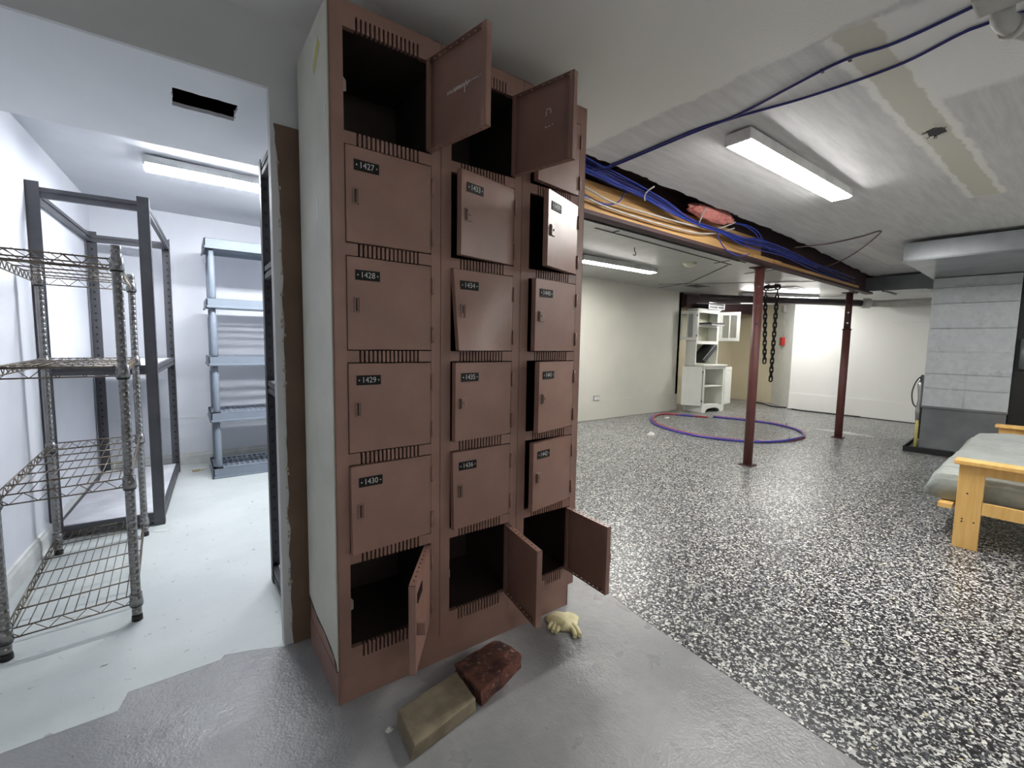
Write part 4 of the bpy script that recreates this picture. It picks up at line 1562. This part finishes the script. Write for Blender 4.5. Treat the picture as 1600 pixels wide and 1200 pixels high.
# ================================================================== WHITE CABINET
CA = R(-6)
cbn = thing('hutch_cabinet', (6.70, 3.99, 0), 'white wooden hutch cabinet with all four doors open at the end of the cream wall', 'cabinet', rz=CA)
CW, CD, CT, UD, UH = 0.56, 0.36, 0.75, 0.16, 1.655
b = B()
b.mat('cab_white')
b.box(0, 0.018, 0.0, CD, 0, CT)
b.box(CW - 0.018, CW, 0.0, CD, 0, CT)
b.box(0.0, 0.05, 0.0, 0.018, 0.10, CT - .03)
b.box(CW - 0.05, CW, 0.0, 0.018, 0.10, CT - .03)
b.box(0.018, CW - 0.018, 0.0, 0.018, CT - 0.05, CT)
b.mat('cab_in').box(0.018, CW - 0.018, CD - 0.01, CD, 0.0, CT)
b.build('lower_body', None, cbn, local=True, bevel=0.002)
b = B()
arch = [(0, 0.0), (0.09, 0.0), (0.11, 0.03)]
for i in range(11):
    t = PI * (1 - i / 10)
    arch.append((CW / 2 + 0.17 * math.cos(t), 0.03 + 0.04 * math.sin(t)))
arch += [(CW - 0.11, 0.03), (CW - 0.09, 0.0), (CW, 0.0), (CW, 0.12), (0, 0.12)]
b.prism(arch, -0.004, 0.014, 'y')
b.build('arched_apron', 'cab_white', cbn, local=True)
for nm, zz in (('bottom_board', 0.12), ('lower_shelf', 0.43)):
    B().box(0.018, CW - 0.018, 0.004 if zz < .2 else 0.02, CD - 0.01, zz - 0.018, zz).build(nm, 'cab_white', cbn, local=True)
B().box(-0.015, CW + 0.015, -0.022, CD, CT, CT + 0.022).build('counter', 'cab_white', cbn, local=True, bevel=0.003)
b = B()
b.mat('cab_white')
b.box(0, 0.018, UD, CD, CT + 0.022, UH)
b.box(CW - 0.018, CW, UD, CD, CT + 0.022, UH)
b.box(0.018, 0.045, UD, UD + 0.018, 1.14, UH)
b.box(CW - 0.05, CW - 0.018, UD, UD + 0.018, 1.14, UH)
b.box(0.018, CW - 0.018, UD, UD + 0.018, UH - 0.05, UH)
b.box(0.018, CW - 0.018, UD, UD + 0.018, 1.10, 1.15)
b.mat('cab_in').box(0.018, CW - 0.018, CD - 0.008, CD, CT + 0.022, UH)
b.build('upper_body', None, cbn, local=True, bevel=0.002)
for nm, zz in (('upper_bottom', 1.13), ('upper_shelf', 1.40), ('top_board', UH + 0.018)):
    e = 0.015 if nm == 'top_board' else -0.018
    B().box(-e, CW + e, UD - max(e, -0.004), CD - 0.01, zz - 0.018, zz).build(nm, 'cab_white', cbn, local=True, bevel=0.002)


def cab_door(hx_, hy_, z0_, z1_, w, ang, glass, sgn):
    """hinge at (hx_,hy_); the leaf extends from the hinge towards sgn when closed"""
    d = bpy.data.objects.new('cabinet_door', None)
    COL.objects.link(d)
    d.empty_display_size = 0.03
    d.parent = cbn
    d.location = (hx_, hy_, z0_)
    d.rotation_euler = (0, 0, R(ang))
    ORG[d.name] = Vector((0, 0, 0))
    h = z1_ - z0_
    f = 0.05

    def X(a, c):
        return (min(sgn * a, sgn * c), max(sgn * a, sgn * c))
    b = B()
    b.box(*X(0, f), -0.018, 0, 0, h)
    b.box(*X(w - f, w), -0.018, 0, 0, h)
    b.box(*X(f, w - f), -0.018, 0, 0, f)
    b.box(*X(f, w - f), -0.018, 0, h - f, h)
    if glass:
        b.box(*X(w / 2 - 0.010, w / 2 + 0.010), -0.016, -0.002, f, h - f)
    b.build('frame', 'cab_white', d, local=True, bevel=0.0015)
    b = B()
    if glass:
        b.box(*X(f, w - f), -0.010, -0.007, f, h - f)
        b.build('glass_pane', 'glass', d, local=True)
    else:
        b.box(*X(f, w - f), -0.013, -0.005, f, h - f)
        b.build('panel', 'cab_white', d, local=True)
    b = B()
    for zz in (0.06, h - 0.09):
        b.box(*X(-0.014, 0.012), -0.020, -0.0175, zz, zz + 0.03)
    b.build('hinge', 'black', d, local=True)


cab_door(-0.022, UD + 0.002, 1.16, UH - 0.02, 0.28, -248, True, 1)
cab_door(CW, UD - 0.001, 1.16, UH - 0.02, 0.31, 123, True, -1)
cab_door(-0.022, -0.001, 0.11, CT - 0.02, 0.30, -236, False, 1)
cab_door(CW, -0.001, 0.11, CT - 0.02, 0.26, 192, False, -1)


def cw_(x, y, z):
    return (6.70 + x * math.cos(CA) - y * math.sin(CA), 3.99 + x * math.sin(CA) + y * math.cos(CA), z)


# stereo on top
st = thing('stereo', cw_(0.42, 0.22, UH + 0.018), 'small silver and black stereo deck on top of the white cabinet', 'stereo', rz=CA)
B().box(-0.20, 0.20, -0.09, 0.10, 0.0, 0.105).build('body', 'dark_grey', st, local=True, bevel=0.003)
b = B()
b.box(-0.205, 0.205, -0.098, -0.09, 0.095, 0.108)
b.box(-0.205, 0.205, -0.098, -0.09, 0.0, 0.014)
b.box(-0.205, -0.185, -0.098, -0.09, 0.014, 0.095)
b.box(0.185, 0.205, -0.098, -0.09, 0.014, 0.095)
b.box(-0.185, 0.185, -0.097, -0.09, 0.050, 0.058)
b.build('front_trim', 'silver', st, local=True)
B().cyl((0.02, -0.102, 0.03), (0.02, -0.09, 0.03), 0.012, 10).build('knob', 'silver', st, local=True)
# disc player sticking out of the upper shelf
dv = thing('disc_player', cw_(0.325, 0.14, 1.401), 'flat black disc player sticking out of the cabinet upper shelf', 'player', rz=CA + R(3))
B().box(-0.175, 0.175, -0.12, 0.14, 0.022, 0.048).build('body', 'black', dv, local=True, bevel=0.002)
B().box(-0.170, 0.170, -0.124, 0.14, 0.0, 0.022).build('chassis', 'silver', dv, local=True)
# tilted dark flat box in the niche
mn = thing('dark_monitor', cw_(0.26, 0.22, CT + 0.205), 'dark flat electronic box lying tilted in the cabinet niche', 'electronics', rz=CA)
b = B()
b.xf = Matrix.Translation((0, 0, 0)) @ Matrix.Rotation(R(-40), 4, 'Y')
b.mat('black').box(-0.20, 0.19, -0.13, 0.10, -0.045, 0.03)
b.mat('dark_grey').box(-0.19, 0.185, -0.137, -0.13, -0.04, 0.026)
b.mat('silver').box(-0.20, 0.19, -0.139, -0.128, 0.026, 0.034)
b.build('casing', None, mn, local=True, bevel=0.002)

# ================================================================== TUBING RING
ringp = [(6.42, 3.62), (6.56, 3.2), (6.56, 2.78), (6.3, 2.40), (5.9, 2.2), (5.51, 2.205), (5.2, 2.33), (4.98, 2.55), (4.86, 2.90), (4.90, 3.25), (5.05, 3.60), (5.35, 3.93), (5.68, 4.13), (5.98, 4.18), (6.12, 4.0), (6.2, 3.80)]
tr = thing('tubing_ring', (5.7, 3.2, 0), 'loose ring of blue and red plastic tubing lying on the flake floor around the post', 'tubing')
ring = smooth_path([(x, y, 0.014) for x, y in ringp], 6)


def offset(path, fn):
    out = []
    for i, q in enumerate(path):
        d = path[min(i + 1, len(path) - 1)] - path[max(i - 1, 0)]
        d.normalize()
        nrm = Vector((d.y, -d.x, 0))
        a, up = fn(i / (len(path) - 1))
        out.append(q + nrm * a + Vector((0, 0, up)))
    return out


# first third: blue outside, then they cross, red inside along the left half
B().tube(offset(ring, lambda t: (0.016 * math.cos(t * 5.2), 0.012 * math.exp(-((t - 0.3) / 0.05) ** 2))), 0.014, 8).build('blue_tube', 'blue_hose', tr)
B().tube(offset(ring, lambda t: (-0.016 * math.cos(t * 5.2) + (0.004 if t > .5 else 0), 0.002)), 0.013, 8).build('red_tube', 'red_hose', tr)
B().tube([ring[-1], ring[-1] + Vector((0.10, -0.16, 0))], 0.012, 8).build('red_end', 'red_hose', tr)
for i in (14, 30, 62):
    q = ring[i]
    b = B()
    b.tube([q + Vector((0, 0, 0.02)), q + Vector((0.01, -0.01, 0.045))], 0.003, 6)
    b.build('tie', 'black', tr)

o = B().tube(smooth_path([(8.9, 4.3, 0.012), (8.8, 4.0, 0.012), (8.55, 3.75, 0.012), (8.62, 3.5, 0.012), (8.46, 3.3, 0.012), (8.47, 2.9, 0.012), (8.49, 2.4, 0.012)], 6), 0.011, 7).build('floor_cord', 'black', loc=(8.6, 3.6, 0))
tag(o, 'black cord lying on the floor along the foot of the far wall', 'cord')

# ================================================================== FURNACE AND DUCTS
FA = R(5.0)
fu = thing('furnace', (6.15, 1.228, 0), 'tall galvanised steel furnace cabinet with horizontal seams and water stains, behind the futon', 'furnace', rz=FA)
# local: x depth (away), y negative to the right
FW, FD = 0.60, 0.75
seams = [1.78, 1.68, 1.525, 1.28, 1.045, 0.825, 0.675, 0.49]
for i in range(len(seams) - 1):
    b = B()
    b.box(0.0, FD, -FW, 0, seams[i + 1] + 0.004, seams[i] - 0.002)
    b.box(-0.006, 0.0, -FW, 0, seams[i + 1] + 0.0, seams[i + 1] + 0.010)
    b.build('panel', 'galv', fu, local=True, bevel=0.002)
b = B()
b.box(0.008, FD, -FW + 0.005, -0.005, 0.05, 0.489)
b.box(-0.008, 0.0, -FW - 0.004, 0.004, 0.470, 0.494)
b.build('lower_shell', 'galv_shell', fu, local=True, bevel=0.004)
b = B()
b.box(-0.05, FD, -FW - 0.02, 0.11, 0.002, 0.022)
b.box(-0.05, -0.04, -FW - 0.02, 0.11, 0.022, 0.055)
b.box(-0.05, FD, 0.10, 0.11, 0.022, 0.055)
b.box(0.01, FD, -FW, 0.06, 0.022, 0.05)
b.build('base_tray', 'black', fu, local=True)
b = B()
b.box(0.30, FD, 0.0, 0.045, 0.1, 0.62)
b.build('filter_slot', 'black', fu, local=True)
b = B()
b.tube([(0.05, 0.022, 0.30), (0.05, 0.026, 0.42), (0.06, 0.022, 0.55), (0.06, 0.03, 0.70), (0.08, 0.02, 0.80)], [0.022, 0.026, 0.02, 0.024, 0.014], 10)
b.build('foil_duct', 'foil', fu, local=True)
B().tube([(0.04, 0.024, 0.03), (0.04, 0.024, 0.33)], 0.015, 10).build('yellow_tube', 'yellow', fu, local=True)
B().tube(smooth_path([(0.10, 0.02, 0.80), (0.04, 0.06, 0.74), (0.02, 0.085, 0.62), (0.03, 0.07, 0.50), (0.06, 0.03, 0.45)], 5), 0.006, 6).build('wire_loop', 'dark_grey', fu, local=True)
b = B()
b.box(0.06, FD, -FW - 0.12, -FW - 0.002, 0.02, 1.76)
b.build('dark_side_casing', 'black', fu, local=True)
b = B()
b.cyl((0.02, -FW - 0.06, 0.90), (0.02, -FW - 0.06, 1.18), 0.03, 12)
b.build('side_pipe', 'galv_shell', fu, local=True)
# plenum overhead
pl = thing('supply_plenum', (4.83, 1.17, 1.78), 'wide galvanised duct box at the ceiling over the futon, in front of the furnace top', 'duct', rz=R(3.5))
b = B()
pts_b = [(0, 0), (0, -1.5), (2.2, -1.5), (2.2, 0)]
b.prism([(0, -1.6), (1.69, -1.6), (1.69, 0), (0, 0)], 0.004, zc(6.6) - 1.78 - 0.002)
b.build('box', 'galv_clean', pl, local=True, bevel=0.003)
B().box(-0.006, 0.02, -1.6, 0.004, -0.002, 0.012).build('front_seam', 'galv_shell', pl, local=True)
# trunk duct
td = thing('trunk_duct', (6.75, 1.7, 1.72), 'galvanised trunk duct running from the beam end to the furnace', 'duct')
b = B()
b.hexa([(6.64, 1.31, 1.735), (7.10, 1.31, 1.735), (7.10, 2.10, 1.755), (6.64, 2.10, 1.755)], [(6.64, 1.31, 1.905), (7.10, 1.31, 1.905), (7.10, 2.10, 1.91), (6.64, 2.10, 1.91)])
b.build('box', 'galv_shell', td, bevel=0.004)
for y in (1.35, 1.75):
    B().box(6.63, 7.11, y, y + 0.02, 1.730, 1.912).build('flange', 'galv_shell', td)

# ================================================================== FUTON
FR_ = R(2.4)
ft = thing('futon', (3.34, 0.49, 0), 'varnished pine futon frame, arm nearest the camera cut by the right edge', 'sofa', rz=FR_)
# local: x along the length, y negative = depth


def futon_arm(x, nm_lab=None):
    t = 0.03
    a = bpy.data.objects.new('arm', None)
    COL.objects.link(a)
    a.parent = ft
    a.empty_display_size = 0.03
    ORG[a.name] = Vector((0, 0, 0))
    B().box(x, x + t, -0.098, 0, 0.0, 0.455).build('front_leg', 'pine_var', a, local=True, bevel=0.002)
    B().box(x, x + t, -0.85, -0.752, 0.0, 0.455).build('rear_leg', 'pine_var', a, local=True, bevel=0.002)
    B().box(x - 0.035, x + 0.065, -0.90, 0.02, 0.455, 0.478).build('arm_rest', 'pine_var', a, local=True, bevel=0.004)
    B().box(x + 0.004, x + t - 0.004, -0.752, -0.098, 0.405, 0.455).build('upper_rail', 'pine_var', a, local=True, bevel=0.001)
    B().box(x + 0.003, x + t - 0.003, -0.752, -0.098, 0.198, 0.262).build('lower_rail', 'pine_var', a, local=True, bevel=0.001)
    for y in (-0.30, -0.50, -0.68):
        B().box(x + 0.006, x + t - 0.006, y - 0.05, y + 0.04, 0.262, 0.405).build('slat', 'pine_var', a, local=True, bevel=0.001)


futon_arm(0.0)
futon_arm(1.90)
B().box(-0.005, 1.93, 0.012, 0.07, 0.20, 0.225).build('seat_rail', 'pine_var', ft, local=True, bevel=0.002)
B().box(0.03, 1.90, -0.80, -0.76, 0.18, 0.24).build('seat_rail', 'pine_var', ft, local=True, bevel=0.002)
for i in range(8):
    x = 0.12 + 0.225 * i
    B().box(x, x + 0.06, -0.76, 0.012, 0.202, 0.222).build('seat_slat', 'pine_var', ft, local=True)
b = B()
for y, z in ((-0.03, 0.16), (-0.03, 0.145), (-0.075, 0.15), (-0.04, 0.30)):
    b.cyl((-0.001, y, z), (0.002, y, z), 0.004, 8)
b.build('bolt_hole', 'black', ft, local=True)
# mattress
bm = bmesh.new()
nx, ny = 90, 46
X0, X1 = 0.05, 1.87
prof = []


def prof_pt(s_):
    """front to back cross section of the folded mattress (y, z) for 0..1 on the top"""
    return s_


grid_t, grid_b = [], []
for i in range(nx + 1):
    u = i / nx
    x = X0 + (X1 - X0) * u
    endf = min(1, min(u, 1 - u) / 0.03)
    rt, rb_ = [], []
    for j in range(ny + 1):
        w_ = j / ny
        y = 0.145 - 1.0 * w_
        edge = min(1, min(w_, 1 - w_) / 0.07)
        th = 0.14 * (1 - 0.85 * (1 - edge) ** 2.6) * (0.70 + 0.30 * math.sqrt(endf))
        hump = 0.055 * math.exp(-((u - 0.72) / 0.28) ** 2) * math.exp(-((w_ - 0.25) / 0.4) ** 2) + 0.02 * w_
        wr = 0.012 * mnoise.noise(Vector((x * 9, y * 3, 0))) + 0.007 * mnoise.noise(Vector((x * 26, y * 7, 4)))
        droop = -0.006 * max(0, 1 - w_ / 0.16) ** 2
        zb_ = 0.235 + droop + 0.012 * (1 - edge)
        yo = 0.015 * mnoise.noise(Vector((x * 5, 0, 7))) * (1 - w_)
        rb_.append(bm.verts.new((x + 0.01 * (1 - endf), y + yo, zb_)))
        rt.append(bm.verts.new((x + 0.01 * (1 - endf), y + yo, zb_ + 0.012 + th + (hump + wr) * edge * endf)))
    grid_t.append(rt)
    grid_b.append(rb_)
for i in range(nx):
    for j in range(ny):
        bm.faces.new((grid_t[i][j], grid_t[i + 1][j], grid_t[i + 1][j + 1], grid_t[i][j + 1]))
        bm.faces.new((grid_b[i][j], grid_b[i][j + 1], grid_b[i + 1][j + 1], grid_b[i + 1][j]))
for i in range(nx):
    bm.faces.new((grid_b[i][0], grid_b[i + 1][0], grid_t[i + 1][0], grid_t[i][0]))
    bm.faces.new((grid_b[i][ny], grid_t[i][ny], grid_t[i + 1][ny], grid_b[i + 1][ny]))
for j in range(ny):
    bm.faces.new((grid_b[0][j], grid_t[0][j], grid_t[0][j + 1], grid_b[0][j + 1]))
    bm.faces.new((grid_b[nx][j], grid_b[nx][j + 1], grid_t[nx][j + 1], grid_t[nx][j]))
bmesh.ops.recalc_face_normals(bm, faces=bm.faces)
for f in bm.faces:
    f.smooth = True
me = bpy.data.meshes.new('futon_mattress')
bm.to_mesh(me)
bm.free()
me.materials.append(M['futon'])
o = bpy.data.objects.new('futon_mattress', me)
COL.objects.link(o)
o.location = (3.34, 0.49, 0)
o.rotation_euler = (0, 0, FR_)
tag(o, 'rumpled grey green corduroy mattress lying on the pine futon frame', 'mattress')
